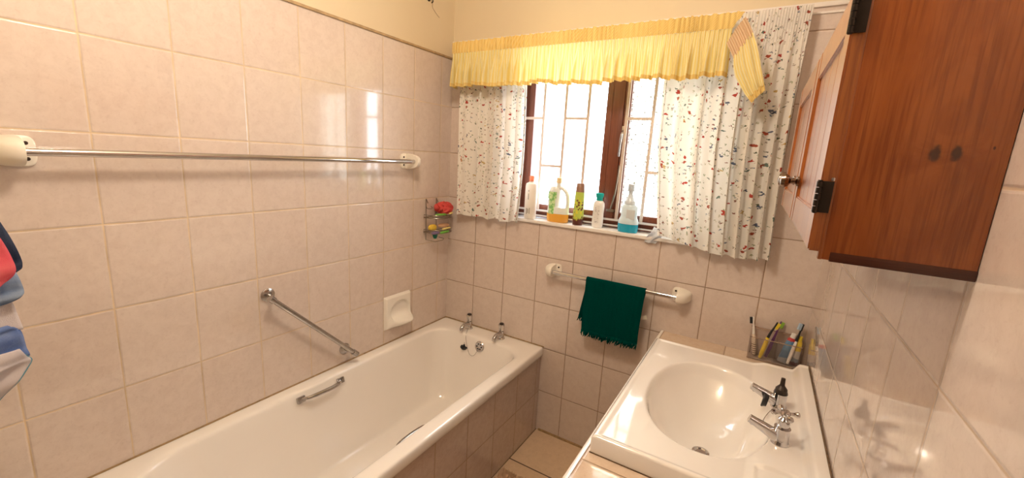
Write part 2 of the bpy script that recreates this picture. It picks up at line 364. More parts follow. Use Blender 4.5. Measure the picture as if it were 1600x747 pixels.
# ------------------------------------------------------------------ ROOM
YF = -2.55; ZC = 2.55
WX0, WX1, WZ0, WZ1 = 0.40, 1.42, 1.145, 1.96
def wall(name, parts, mats):
    B = nb()
    for p in parts: box(B, *p[:6], mi=p[6])
    return link(name, B, None, smooth=False, kind='structure', mats=mats)
wall('wall_back', [(0, W, 0, 0.2, -0.05, WZ0, 0), (0, WX0, 0, 0.2, WZ0, 2.052, 0), (WX1, W, 0, 0.2, WZ0, 2.052, 0), (WX0, WX1, 0, 0.2, WZ1, 2.052, 0), (0, W, 0, 0.2, 2.052, ZC, 1)], [m_tile_back, m_paint])
wall('wall_left', [(-0.1, 0, YF, 0.2, -0.05, 1.972, 0), (-0.1, 0, YF, 0.2, 1.972, ZC, 1)], [m_tile_left, m_paint])
wall('wall_right', [(W, W+0.1, YF, 0.2, -0.05, ZC, 0)], [m_tile_right])
wall('wall_front', [(-0.1, W+0.1, YF-0.1, YF, -0.05, ZC, 0)], [m_dim])
wall('wall_front_left', [(0, 0.70, -1.93, -1.83, 0, ZC, 0)], [m_paint])
wall('floor', [(-0.1, W+0.1, YF, 0.2, -0.1, 0, 0)], [m_tile_floor])
wall('ceiling', [(-0.1, W+0.1, YF-0.1, 0.2, ZC, ZC+0.1, 0)], [m_ceil])
B = nb(); box(B, 0.0, W, -0.010, 0, 2.040, 2.056, 0.003); box(B, 1.56, W, -0.006, 0, 2.018, 2.026, 0.002)
link('trim_1', B, m_trim, kind='structure')
B = nb(); box(B, 0.0, 0.006, -1.83, -0.001, 1.965, 1.976, 0.002); link('trim_2', B, simple('chipped brown tile edge', (0.50, 0.34, 0.18), 0.6, vary=0.3, vscale=40), kind='structure')
B = nb(); box(B, 0.675, 1.30, -0.006, 0, 0.0, 0.012, 0.002); link('baseboard_back', B, m_mould, kind='structure')

# ------------------------------------------------------------------ WINDOW
win = bpy.data.objects.new('window_1', None); COL.objects.link(win); win.location = (0.91, 0.1, WZ0); win['kind'] = 'structure'; ORIG[win] = Vector(win.location)
B = nb()
FY0, FY1 = 0.092, 0.15
box(B, WX0+0.001, WX1-0.001, FY0, FY1, WZ0+0.018, 1.205, 0.003); box(B, WX0+0.001, WX1-0.001, FY0, FY1, 1.91, WZ1-0.001, 0.003)
box(B, WX0+0.001, WX0+0.045, FY0, FY1, 1.205, 1.91, 0.003); box(B, WX1-0.045, WX1-0.001, FY0, FY1, 1.205, 1.91, 0.003)
box(B, 0.888, 0.942, FY0-0.012, FY1, 1.205, 1.91, 0.004)
link('frame', B, m_frame, win)
def sash(x0, x1, mat, y0=0.084):
    B = nb(); s = 0.030; z0, z1 = 1.207, 1.908
    box(B, x0, x1, y0, y0+0.035, z0, z0+0.028, 0.003); box(B, x0, x1, y0, y0+0.035, z1-s, z1, 0.003)
    box(B, x0, x0+s, y0, y0+0.035, z0+0.028, z1-s, 0.003); box(B, x1-s, x1, y0, y0+0.035, z0+0.028, z1-s, 0.003)
    o = link('sash', B, m_frame, win)
    B = nb(); box(B, x0+s-0.004, x1-s+0.004, y0+0.014, y0+0.019, z0+0.024, z1-s+0.004)
    link('pane', B, mat, o, smooth=False)
    return o
sash(WX0+0.046, 0.887, m_glass); s2 = sash(0.943, WX1-0.046, m_frost)
B = nb(); obox(B, (0.953, 0.077, 1.61), (1, 0, 0), 0.008, (0, 1, 0), 0.006, (0, 0, 1), 0.03, 0.003)
tube(B, bez([(0.953, 0.070, 1.615), (0.952, 0.058, 1.60), (0.950, 0.054, 1.56), (0.948, 0.056, 1.50)], 6), [0.006]*12+[0.005]*6+[0.004], 8)
link('handle', B, m_chrome_old, s2)
B = nb(); tube(B, [(0.93, 0.073, 1.25), (0.945, 0.070, 1.33), (0.952, 0.073, 1.46)], 0.004, 8); obox(B, (0.93, 0.077, 1.245), (1, 0, 0), 0.02, (0, 1, 0), 0.006, (0, 0, 1), 0.006, 0.002)
link('stay', B, m_steel, s2)
B = nb(); box(B, 0.395, 1.425, -0.014, 0.19, WZ0, 1.162, 0.004); link('window_sill', B, m_trim, win)

bars = empty('burglar_bars', (0.91, 0.035, 1.19), 'cream welded steel burglar bars inside the window, uprights joined by short staggered crosspieces', 'security bars')
YB = 0.066
def bx_(x): return 1.55+(x-1.55)*1.0187
def bz_(z): return 1.476+(z-1.476)*1.0187
for x in (0.445, 0.560, 0.676, 0.792, 0.975, 1.090, 1.205, 1.32):
    x = bx_(x); B = nb(); box(B, x-0.0068, x+0.0068, YB-0.004, YB+0.004, 1.2085, 1.955, 0.001); link('upright', B, m_bar, bars)
for z, cells in ((1.667, ((.445, .560), (.676, .792), (.975, 1.09), (1.205, 1.32))), (1.437, ((.56, .676), (1.09, 1.205)))):
    z = bz_(z)
    for a, b_ in cells:
        B = nb(); box(B, bx_(a)+.0069, bx_(b_)-.0069, YB-0.0035, YB+0.0035, z-0.0065, z+0.0065, 0.001); link('crosspiece', B, m_bar, bars)
B = nb(); box(B, 0.405, 1.415, YB-0.0045, YB+0.0045, 1.199, 1.208, 0.001)
box(B, 0.405, 1.415, YB-0.0045, YB+0.0045, 1.173, 1.180, 0.001)
for x in (0.50, 0.86, 1.0, 1.3): box(B, x-.003, x+.003, YB-.003, YB+.003, 1.1625, 1.203)
link('bottom_rail', B, simple('greyish white painted bar', (0.66, 0.62, 0.60), 0.4), bars)

# ------------------------------------------------------------------ LIGHT FITTING
lamp = empty('ceiling_lamp', (1.0, -1.30, ZC), 'small round ceiling lamp with a bare bulb over the middle of the bathroom', 'lamp')
B = nb(); lathe(B, (1.0, -1.30, ZC-0.0005), (0, 0, -1), [(0.001, 0), (0.06, 0), (0.06, 0.012), (0.035, 0.03), (0.022, 0.06), (0.001, 0.06)]); link('lamp_base', B, m_white, lamp)
mb, nt, b = new_mat('glowing bulb glass'); b.inputs['Emission Color'].default_value = (1, .8, .55, 1); b.inputs['Emission Strength'].default_value = 15
B = nb(); lathe(B, (1.0, -1.30, ZC-0.06), (0, 0, -1), [(0.012, 0), (0.014, 0.02), (0.028, 0.05), (0.03, 0.07), (0.022, 0.09), (0.001, 0.1)]); link('bulb', B, mb, lamp)
ld = bpy.data.lights.new('bulb_light', 'POINT'); ld.energy = LAMP_W; ld.color = LAMP_C; ld.shadow_soft_size = 0.10
lo = bpy.data.objects.new('bulb_light', ld); COL.objects.link(lo); lo.parent = lamp; lo.location = (0, 0, -0.20)

# ------------------------------------------------------------------ BATHTUB
ZR = 0.492
tub = empty('bathtub', (0.335, -0.85, 0), 'long white built-in bathtub with a tiled side panel along the left wall', 'bathtub')
def rrect(x0, x1, y0, y1, rb, rf, z, n=10, zf=None):
    """rounded rectangle; rb radius at the window end (y1), rf at the other"""
    pts = []
    for cx, cy, r, a0 in ((x1-rb, y1-rb, rb, 0), (x0+rb, y1-rb, rb, 90), (x0+rf, y0+rf, rf, 180), (x1-rf, y0+rf, rf, 270)):
        for k in range(n+1):
            a = math.radians(a0+90*k/n); pts.append((cx+r*math.cos(a), cy+r*math.sin(a), z))
        # straight sides get extra points
    out = []
    L = len(pts)
    for i, p in enumerate(pts):
        out.append(p); q = pts[(i+1) % L]
        if (i+1) % (n+1) == 0:
            for k in range(1, 9): out.append(tuple(lerp(p[j], q[j], k/9) for j in range(3)))
    return [Vector(p) for p in out]
OX0, OX1, OY0, OY1 = 0.001, 0.672, -1.72, -0.001
IX0, IX1, IY0, IY1 = 0.060, 0.605, -1.60, -0.118
rs = [rrect(OX0+.01, OX1-.012, OY0, OY1, 0.01, 0.02, 0.440), rrect(OX0, OX1, OY0, OY1, 0.01, 0.02, 0.440),
      rrect(OX0, OX1, OY0, OY1, 0.012, 0.02, ZR-0.012), rrect(OX0, OX1-0.003, OY0, OY1, 0.012, 0.02, ZR-0.004), rrect(OX0, OX1-0.010, OY0, OY1, 0.012, 0.02, ZR)]
rs.append(rrect(IX0-0.022, IX1+0.026, IY0-0.03, IY1+0.03, 0.10, 0.22, ZR+0.0005))
rs.append(rrect(IX0-0.012, IX1+0.014, IY0-0.018, IY1+0.018, 0.10, 0.22, ZR-0.0005))
# inside wall profile: inset fraction and height fraction
bot = (0.150, 0.515, -1.18, -0.235); ZB = 0.115
prof = [(0, -0.004), (0.035, -0.014), (0.075, -0.03), (0.13, -0.06), (0.25, -0.14), (0.40, -0.22), (0.56, -0.29), (0.72, -0.335), (0.86, -0.36), (1.0, -0.373)]
for f, dz in prof:
    g = f**1.0
    rs.append(rrect(lerp(IX0, bot[0], g), lerp(IX1, bot[1], g), lerp(IY0, bot[2], f**1.25), lerp(IY1, bot[3], g), lerp(0.105, 0.10, g), lerp(0.23, 0.14, g), ZR+dz))
rs.append(rrect(bot[0]+.05, bot[1]-.05, bot[2]+.07, bot[3]-.05, 0.06, 0.08, ZB+0.001))
B = nb(); rings(B, rs, cap=False)
last = [v for v in B.b.verts][-len(rs[-1]):]; B.b.faces.new(last)
o = link('tub', B, m_enamel, tub, sharp=180)
mod = o.modifiers.new('s', 'SUBSURF'); mod.levels = 1; mod.render_levels = 1
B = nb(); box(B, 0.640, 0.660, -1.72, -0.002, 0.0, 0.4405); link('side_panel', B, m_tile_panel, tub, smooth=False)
B = nb(); box(B, 0.0005, 0.004, -1.72, -0.001, ZR-0.003, ZR+0.003, 0.001); box(B, 0.001, 0.672, -0.004, -0.0005, ZR-0.003, ZR+0.003, 0.001)
link('sealant', B, m_mould, tub)
def grip(xw, sgn, lab):
    """chrome grip on the inside of the tub"""
    B = nb(); pts = bez([(xw, -0.985, 0.462), (xw+sgn*0.022, -0.965, 0.466), (xw+sgn*0.028, -0.92, 0.466), (xw+sgn*0.028, -0.86, 0.464), (xw+sgn*0.020, -0.825, 0.464), (xw, -0.80, 0.460)], 6)
    rr = [0.006+0.0028*math.sin(PI*i/(len(pts)-1)) for i in range(len(pts))]; tube(B, pts, rr, 10)
    for y in (-0.987, -0.802):
        obox(B, (xw, y, 0.460), (sgn, 0, 0.3), 0.006, (0, 1, 0), 0.017, (-0.3*sgn, 0, 1), 0.013, 0.004)
    return link('grip', B, m_chrome_old, tub)
grip(0.072, 1, ''); grip(0.616, -1, '')
# overflow with plug chain
B = nb(); oc = Vector((0.348, -0.1335, 0.447)); on = Vector((0, -1, 0.28)).normalized()
lathe(B, oc-on*0.004, on, [(0.001, 0), (0.029, 0), (0.029, 0.004), (0.024, 0.008), (0.012, 0.006), (0.001, 0.006)], 28)
of = link('overflow', B, m_chrome, tub)
B = nb(); u, v = frame_of(on)
for k in range(6):
    a = 2*PI*k/6; p = oc+on*0.0036+(u*math.cos(a)+v*math.sin(a))*0.0145; lathe(B, p-on*0.002, on, [(0.001, 0), (0.0042, 0), (0.0042, 0.0028), (0.001, 0.0028)], 10)
link('overflow_hole', B, m_black, of)
def basin_chain(name, pts, parent, r=0.0016):
    B = nb(); q = bez(pts, 16)
    acc = 0; last = q[0]
    tube(B, q, r*0.6, 6)
    for p in q[1:]:
        acc += (p-last).length; last = p
        if acc > r*2.2:
            acc = 0; lathe(B, p-Vector((0, 0, r)), (0, 0, 1), [(0.0002, 0), (r*.8, r*.5), (r, r), (r*.8, r*1.5), (0.0002, r*2)], 6)
    return link(name, B, m_chrome_old, parent)
def pillar_tap(loc, label, group, head=True):
    t = empty('bath_tap', loc, label, 'tap', group); x, y, z = loc
    B = nb(); lathe(B, (x, y, z-0.001), (0, 0, 1), [(0.001, 0), (0.021, 0), (0.021, 0.004), (0.016, 0.008), (0.013, 0.022), (0.013, 0.040), (0.015, 0.044), (0.001, 0.046)])
    pts = bez([(x, y+0.004, z+0.024), (x, y-0.025, z+0.033), (x, y-0.050, z+0.034), (x, y-0.068, z+0.024), (x, y-0.074, z+0.010)], 6)
    tube(B, pts, [0.0135-0.004*i/(len(pts)-1) for i in range(len(pts))], 12); link('spout', B, m_chrome, t)
    B = nb(); lathe(B, (x, y, z+0.044), (0, 0, 1), [(0.001, 0), (0.011, 0), (0.015, 0.006), (0.017, 0.028), (0.0185, 0.034), (0.016, 0.040), (0.001, 0.041)], 20)
    h = link('tap_head', B, m_chrome, t)
    B = nb(); lathe(B, (x, y, z+0.0845), (0, 0, 1), [(0.001, 0), (0.0125, 0), (0.011, 0.004), (0.001, 0.005)], 16); link('cap', B, m_screw, h)
    return t
t1 = pillar_tap((0.217, -0.055, ZR), 'left chrome bath tap with the plug chain hanging from it', None)
pillar_tap((0.435, -0.055, ZR), 'right chrome bath tap, near the corner of the tub rim', None)
ch = basin_chain('plug_chain', [(0.232, -0.075, 0.515), (0.244, -0.118, 0.482), (0.262, -0.135, 0.44), (0.295, -0.150, 0.395), (0.325, -0.152, 0.395), (0.345, -0.146, 0.428)], tub)
pc = empty('bath_plug', (0.247, -0.13, 0.42), 'black rubber bath plug hanging on its chain below the left bath tap', 'plug')
B = nb(); lathe(B, (0.247, -0.135, 0.408), (0.1, -0.2, 1), [(0.001, 0), (0.016, 0), (0.019, 0.006), (0.022, 0.011), (0.020, 0.014), (0.006, 0.015), (0.005, 0.024), (0.001, 0.025)], 20); link('stopper', B, m_black, pc)
basin_chain('chain', [(0.229, -0.078, 0.515), (0.238, -0.112, 0.475), (0.246, -0.135, 0.432)], pc)

# ------------------------------------------------------------------ TOWEL RAILS
def rail(name, origin, ax, out, length, h, label, mat=m_plast, sc=1.0, screws=2, r=0.010):
    """origin: point on the wall under the first end; ax along the rail, out away from the wall"""
    O = Vector(origin); ax = Vector(ax); out = Vector(out); up = Vector((0, 0, 1))
    t = empty(name, origin, label, 'towel rail')
    B = nb(); a = O+out*h; e = a+ax*length; tube(B, [a+ax*(-0.004), a+ax*0.01, e-ax*0.01, e+ax*0.004], r, 20); link('rod', B, m_chrome, t)
    for P, s in ((O, 1), (O+ax*length, -1)):
        d = ax*s; B = nb(); hw = 0.037*sc; n = 20
        # plate
        def plate(w0, z, k): return
        ring0, ring1, ring2 = [], [], []
        for k in range(28):
            aa = 2*PI*k/28; cx = math.copysign(abs(math.cos(aa))**0.55, math.cos(aa)); sy = math.copysign(abs(math.sin(aa))**0.55, math.sin(aa))
            base = P+d*(0.008*sc+0.030*sc*cx)+up*(hw*sy)
            ring0.append(base); ring1.append(base+out*0.007); ring2.append(P+d*(0.008*sc+0.027*sc*cx)+up*(hw*0.9*sy)+out*0.0095)
        rings(B, [ring0, ring1, ring2])
        # dome: flat face towards the rail, rounding back to the wall
        rs = []
        H = h+0.026*sc; Lc = 0.062*sc
        for i in range(13):
            q = i/12; xs = 0.006*sc-Lc*q; f = math.sqrt(max(0.0, 1-q**2.2)); Hh = 0.004+(H-0.004)*f; ww = hw*(0.35+0.65*f)
            rr = []
            for k in range(15):
                aa = PI*k/14; c = math.copysign(abs(math.cos(aa))**0.7, math.cos(aa)); s_ = math.sin(aa)**0.8
                rr.append(P+d*xs+up*(ww*c)+out*(Hh*s_))
            rs.append(rr)
        rings(B, rs)
        mt = link('mount', B, mat, t, sharp=50)
        for sg in (1, -1):
            B = nb(); c = P+d*0.021*sc+up*sg*0.019*sc+out*0.009
            lathe(B, c, out, [(0.0005, 0), (0.0048, 0), (0.0042, 0.0018), (0.0005, 0.0022)], 14)
            link('screw', B, m_screw, mt)
    return t
rail('towel_rail', (0, -1.632, 1.420), (0, 1, 0), (1, 0, 0), 1.285, 0.062, 'long chrome towel rail with cream end mounts on the left wall, empty')
rail('towel_rail', (0.705, 0, 0.924), (1, 0, 0), (0, -1, 0), 0.597, 0.055, 'short chrome towel rail below the window holding the green towel', sc=0.85, r=0.0095)

# ------------------------------------------------------------------ GRAB BAR
gb = empty('grab_bar', (0, -1.057, 0.907), 'slanting chrome grab bar fixed to the left wall above the tub', 'grab bar')
a = Vector((0.058, -1.080, 0.913)); e = Vector((0.058, -0.702, 0.541)); d = (e-a).normalized()
B = nb(); tube(B, [a, a+d*0.02, a+d*0.021, e-d*0.03, e-d*0.029, e], [0.013, 0.013, 0.0098, 0.0098, 0.0128, 0.0128], 18); link('rod', B, m_chrome_old, gb)
for P, q in ((Vector((0, -1.057, 0.907)), a+d*0.012), (Vector((0, -0.725, 0.561)), e-d*0.035)):
    B = nb(); lathe(B, P, (1, 0, 0), [(0.001, 0), (0.026, 0), (0.026, 0.004), (0.015, 0.010), (0.001, 0.011)], 20)
    tube(B, [P+Vector((0.006, 0, 0)), P+Vector((0.03, 0, 0)), q], 0.0075, 12); mo = link('flange', B, m_chrome_old, gb)
    for sg in (1, -1):
        B = nb(); lathe(B, P+Vector((0.005, 0, sg*0.018)), (1, 0, 0), [(0.0005, 0), (0.004, 0), (0.003, 0.003), (0.0005, 0.003)], 10)
        link('screw', B, m_screw, mo)

# ------------------------------------------------------------------ SOAP DISH
def sd(s, t):
    y = lerp(-0.490, -0.312, s); z = lerp(0.566, 0.742, t)
    e = min(s, 1-s, t, 1-t)
    edge = sstep(e/0.05)*0.016
    u = (s-0.56)/0.44; vv = (t-0.28)/0.30
    # tray lip swelling out low down, scooped recess above it
    bowl = math.exp(-(abs(u)**3.0)*1.6)*math.exp(-((t-0.20)/0.15)**2)*0.052*sstep(e/0.10)
    rec = sstep((0.78-abs((s-0.56)/0.42)**2.6-(max(0, t-0.42)/0.44)**2.2)/0.25)*sstep((t-0.24)/0.10)*0.013
    return Vector((0.0005+edge+bowl-rec*1.0, y-(-0.02)*(1 if 0 else 0)+bowl*0.25, z))
B = nb(); grid(B, 61, 61, sd)
bd = [e for e in B.b.edges if e.is_boundary]
r = OPS.extrude_edge_only(B.b, edges=bd); 
for v in [g for g in r['geom'] if isinstance(g, bmesh.types.BMVert)]: v.co.x = -0.0
link('soap_dish', B, m_ceram, label='white ceramic soap dish set in the left wall tiles above the tub', cat='soap dish', sharp=80, origin=(0, -0.40, 0.655))

# ------------------------------------------------------------------ SHOWER CADDY in the corner
cd = empty('wire_caddy', (0.02, -0.14, 1.10), 'small two-shelf wire corner caddy on the left wall beside the curtain', 'caddy')
B = nb()
for y in (-0.197, -0.115):
    tube(B, bez([(0.014, y+.004, 1.20), (0.004, y, 1.222), (0.004, y, 1.20), (0.006, y, 1.10), (0.006, y, 1.0)], 8), 0.0022, 8)
tube(B, bez([(0.004, -0.197, 1.20), (0.018, -0.205, 1.175), (0.026, -0.18, 1.170), (0.016, -0.160, 1.172), (0.004, -0.158, 1.18)], 8), 0.0018, 8)
tube(B, [(0.006, -0.20, 1.0), (0.055, -0.175, 0.992), (0.07, -0.13, 0.997), (0.05, -0.10, 1.0), (0.006, -0.09, 1.0)], 0.0018, 8)
link('back_frame', B, m_steel, cd)
for z in (1.125, 1.045):
    B = nb(); L = [(0.006, -0.215, z), (0.05, -0.212, z), (0.088, -0.185, z), (0.102, -0.14, z), (0.092, -0.09, z), (0.05, -0.06, z), (0.006, -0.055, z)]
    p = bez(L, 8); tube(B, p, 0.0030, 8); tube(B, [(0.006, -0.215, z), (0.006, -0.055, z)], 0.002, 8)
    tube(B, [q+Vector((0, 0, 0.014)) for q in p], 0.0018, 8)
    for k in range(1, 7):
        y = -0.215+0.16*k/7; xm = 0.012+0.088*math.sqrt(max(0, 1-((y+0.137)/0.082)**2)); tube(B, [(0.006, y, z-.001), (xm, y, z-.001)], 0.0014, 6)
    link('shelf', B, m_steel, cd)
# pouf
B = nb()
def pouf(s, t):
    a = 2*PI*s; p = PI*(0.04+0.92*t)
    rr = 0.040*(1+0.20*math.sin(a*7+3*math.sin(p*3))*math.sin(p)+0.10*math.sin(a*3+5*t))
    return Vector((0.056+rr*1.05*math.sin(p)*math.cos(a), -0.108+rr*1.25*math.sin(p)*math.sin(a), 1.174+rr*0.80*math.cos(p)))
grid(B, 60, 30, pouf, lambda s, t: (s*.2, t*.1))
for k in range(4):
    c = Vector((0.068-0.003*k, -0.128+0.004*k, 1.172)); pts = [c+Vector((0.024+0.002*math.sin(3*a), (0.008+0.008*k)*math.cos(a), (0.007+0.006*k)*math.sin(a))) for a in [2*PI*i/16 for i in range(16)]]
    tube(B, pts, 0.0035, 6, loop=True)
link('bath_pouf', B, m_pouf, label='crumpled coral pink bath pouf on the top shelf of the wire caddy', cat='bath pouf', origin=(0.052, -0.108, 1.13))
def bar_item(name, c, d, L, wd, th, mat, label, cat):
    B = nb(); d = Vector(d).normalized(); u = d.cross(Vector((0, 0, 1))).normalized(); v = u.cross(d)
    rs = []
    for i in range(9):
        q = -1+2*i/8; f = max(0.08, (1-abs(q)**3.5)**0.5); rs.append([Vector(c)+d*q*L/2+u*math.cos(2*PI*k/14)*wd/2*f+v*math.sin(2*PI*k/14)*th/2*f for k in range(14)])
    rings(B, rs); return link(name, B, mat, label=label, cat=cat, origin=c)
c_green = simple('bright green plastic', (0.16, 0.42, 0.06), 0.35); c_yel = simple('yellow sponge', (0.80, 0.55, 0.06), 0.7, bump=.001, vscale=90); c_lem = simple('pale yellow plastic', (0.85, 0.72, 0.25), 0.4)
c_pur = simple('muted purple plastic', (0.20, 0.14, 0.26), 0.5); c_dgreen = simple('deep green plastic', (0.0, 0.16, 0.10), 0.4); c_peach = simple('peach soap', (0.80, 0.50, 0.30), 0.5)
bar_item('razor', (0.082, -0.165, 1.144), (0.35, 1, 0), 0.075, 0.016, 0.012, c_green, 'green plastic razor handle at the front edge of the top caddy shelf', 'razor')
bar_item('plastic_clip', (0.094, -0.098, 1.148), (-0.2, 1, 0.1), 0.045, 0.014, 0.010, c_lem, 'pale yellow plastic piece under the pink pouf on the top caddy shelf', 'clip')
bar_item('sponge', (0.035, -0.178, 1.068), (0, 1, 0), 0.055, 0.032, 0.036, c_yel, 'yellow block sponge at the left end of the lower caddy shelf', 'sponge')
bar_item('soap_bar', (0.045, -0.098, 1.073), (0.2, 1, 0), 0.075, 0.044, 0.022, c_peach, 'peach coloured soap bar on the right of the lower caddy shelf', 'soap')
bar_item('scrubber', (0.088, -0.125, 1.065), (-0.1, 1, 0), 0.085, 0.014, 0.010, c_lem, 'thin yellow scrubber lying in front of the peach soap bar', 'scrubber')
bar_item('scrubber', (0.098, -0.150, 1.050), (0.1, 1, 0.1), 0.07, 0.018, 0.016, c_green, 'green scrubber resting on the wire rim of the lower caddy shelf', 'scrubber')
bar_item('scrubber', (0.088, -0.214, 1.050), (0.2, 1, 0), 0.055, 0.020, 0.016, c_pur, 'dull purple scrubber poking out left of the lower caddy shelf', 'scrubber')
B = nb(); lathe(B, (0.070, -0.195, 1.040), (0, 0, -1), [(0.001, 0), (0.014, 0), (0.013, 0.012), (0.008, 0.024), (0.001, 0.026)], 14); link('hanging_cap', B, c_dgreen, label='dark green cap hanging under the lower shelf of the wire caddy', cat='cap', origin=(0.07, -0.195, 1.03))

# ------------------------------------------------------------------ CURTAINS
def curtain(name, label, xl, xr, ztop, zbot, nf, seed, amp=0.018, y0=-0.050, gather=1.6):
    """xl(t), xr(t) give edges at t (0 top, 1 bottom)"""
    rnd = random.Random(seed); ph = [rnd.uniform(0, 6.28) for _ in range(6)]
    def fn(s, t):
        a = xl(t); b = xr(t); x = lerp(a, b, s)
        w_ = (s*0.55+0.45*s**2.4)*nf*2*PI
        big = math.sin(w_+ph[0]+0.9*math.sin(w_*0.37+ph[1]))
        mid = math.sin(w_*1.9+ph[2]+0.6*math.sin(s*9))
        fine = math.sin(w_*5.0+ph[3])
        g = sstep((t-0.02)/0.35)
        y = y0-amp*(g*(0.9*big+0.35*mid))-0.0045*(1-g)*fine
        x += 0.010*g*math.cos(w_+ph[0])*(1 if 0.03 < s < 0.97 else 0.2)
        z = lerp(ztop(s), zbot(s), t)
        if t < 0.06: y += 0
        return Vector((x, y, z))
    B = nb()
    wd = (xr(1)-xl(1))*gather
    grid(B, 220, 70, fn, lambda s, t: (s*wd, 0.92*(1-t)))
    return link('cloth', B, m_floral, empty(name, (lerp(xl(0), xr(0), .5), y0, ztop(.5)), label, 'curtain'), sharp=180)
curtain('curtain', 'short cream floral curtain hanging at the left end of the window', lambda t: 0.104+0.008*t, lambda t: 0.490+0.030*math.sin(PI*t*0.8)-0.012*t, lambda s: 2.000, lambda s: 1.140+0.004*math.sin(s*22), 5, 3, amp=0.018, gather=1.35)
curtain('curtain', 'wide cream floral curtain at the right end of the window beside the cabinet', lambda t: pwl([(0, 1.135), (0.35, 1.142), (0.55, 1.146), (0.8, 1.168), (1, 1.190)], t), lambda t: 1.600-0.008*math.sin(PI*t)+0.005*t,
        lambda s: 2.030+0.006*s, lambda s: pwl([(0, 1.180), (0.15, 1.165), (0.45, 1.143), (0.5, 1.135), (0.8, 1.132), (1, 1.146)], s)+0.003*math.sin(s*40), 8, 11, amp=0.024, y0=-0.058, gather=1.5)
# curtain track
B = nb(); box(B, 0.06, 1.60, -0.036, -0.022, 2.016, 2.034, 0.003); 
for x in (0.10, 0.60, 1.10, 1.56): box(B, x-.01, x+.01, -0.024, -0.0002, 2.018, 2.03, 0.002)
link('curtain_track', B, m_white, label='white curtain track on the wall above the window', cat='curtain track', origin=(0.83, -0.03, 2.02))
# valance
val = empty('valance', (0.72, -0.10, 1.96), 'yellow striped gathered valance across the top of the window, right end folded over', 'valance')
VX0, VX1 = 0.080, 1.365
def vy(s):  # distance to wall: the ends turn back to the wall
    return -0.122+0.085*sstep(1-s/0.012)
def vhead(s, t):
    x = lerp(VX0, VX1+0.035*(1-t), s); w_ = x*2*PI/0.0190
    pinch = 0.016*(abs(math.sin(0.5*w_+1.2*math.sin(x*41)))**0.7-0.6)*(0.75+0.25*math.sin(x*17))
    return Vector((x+0.0012*math.cos(w_), vy(s)-pinch-0.002*math.sin(PI*t), lerp(2.018, 1.964, t)+0.0015*math.sin(w_*0.5)*(1-t)))
def vbot(s):
    return 1.799+0.004*math.sin(s*19)+0.0035*math.sin(s*47+1)+0.004*math.sin(s*8)-0.012*sstep((s-0.93)/0.07)*0
def vskirt(s, t):
    x = lerp(VX0, VX1, s); w_ = x*2*PI/0.047
    g = sstep(t/0.8)
    f = math.sin(w_+1.9*math.sin(x*13)+0.7*math.sin(x*31))+0.5*math.sin(w_*2.3+2*math.sin(x*9))
    p = 0.005*(1-g)*math.sin(x*2*PI/0.0140+1.2*math.sin(x*41))
    return Vector((lerp(x, x+0.004*math.cos(w_), g), vy(s)-0.002-p-0.020*g*f-0.004*t, lerp(1.964, vbot(s), t)))
B = nb(); grid(B, 760, 10, vhead, lambda s, t: (s*2.9, t*.05)); link('heading', B, m_hem, val, sharp=180)
B = nb(); grid(B, 420, 24, vskirt, lambda s, t: (s*2.1, t*.17)); link('skirt', B, m_valance, val, sharp=180)
B = nb(); grid(B, 420, 4, lambda s, t: vskirt(s, 1-0.10*(1-t))+Vector((0, -0.0015, 0)), lambda s, t: (s*2.1, t*.02)); link('hem', B, m_hem, val, sharp=180)
Lc = [(1.353, 1.917), (1.366, 1.895), (1.382, 1.865), (1.387, 1.832), (1.398, 1.80), (1.415, 1.772), (1.438, 1.738), (1.462, 1.710)]
Rc = [(1.401, 2.002), (1.418, 1.975), (1.434, 1.945), (1.451, 1.907), (1.463, 1.872), (1.474, 1.835), (1.488, 1.790), (1.499, 1.752)]
def flap(t0, t1, rip):
    def fn(s, t):
        q = lerp(t0, t1, t)*(len(Lc)-1); i = min(int(q), len(Lc)-2); f = q-i
        l = Vector((lerp(Lc[i][0], Lc[i+1][0], f), 0, lerp(Lc[i][1], Lc[i+1][1], f))); r_ = Vector((lerp(Rc[i][0], Rc[i+1][0], f), 0, lerp(Rc[i][1], Rc[i+1][1], f)))
        p = l.lerp(r_, s); p.x = 1.55+(p.x-1.55)*0.978; p.z = 1.476+(p.z-1.476)*0.978
        p.y = -0.155-(0.003*math.sin(s*2*PI*7) if rip else 0.004*math.sin(s*2*PI*3.2+2*t)*(0.5+t))-0.012*math.sin(PI*s)
        return p
    return fn
B = nb(); grid(B, 60, 14, flap(0.0, 0.30, True), lambda s, t: (s*.1, s*.13)); link('folded_heading', B, m_heading, val, sharp=180)
B = nb(); grid(B, 60, 30, flap(0.27, 0.93, False), lambda s, t: (s*.13, t*.16)); link('folded_end', B, m_hem if 0 else m_valance, val, sharp=180)
B = nb(); grid(B, 60, 5, flap(0.91, 1.0, False), lambda s, t: (s*.13, t*.02)); link('folded_hem', B, m_hem, val, sharp=180)

# ------------------------------------------------------------------ BOTTLES ON THE SILL
ZS = 1.1625
def bottle(name, x, y, label, cat='bottle'): return empty(name, (x, y, ZS), label, cat)
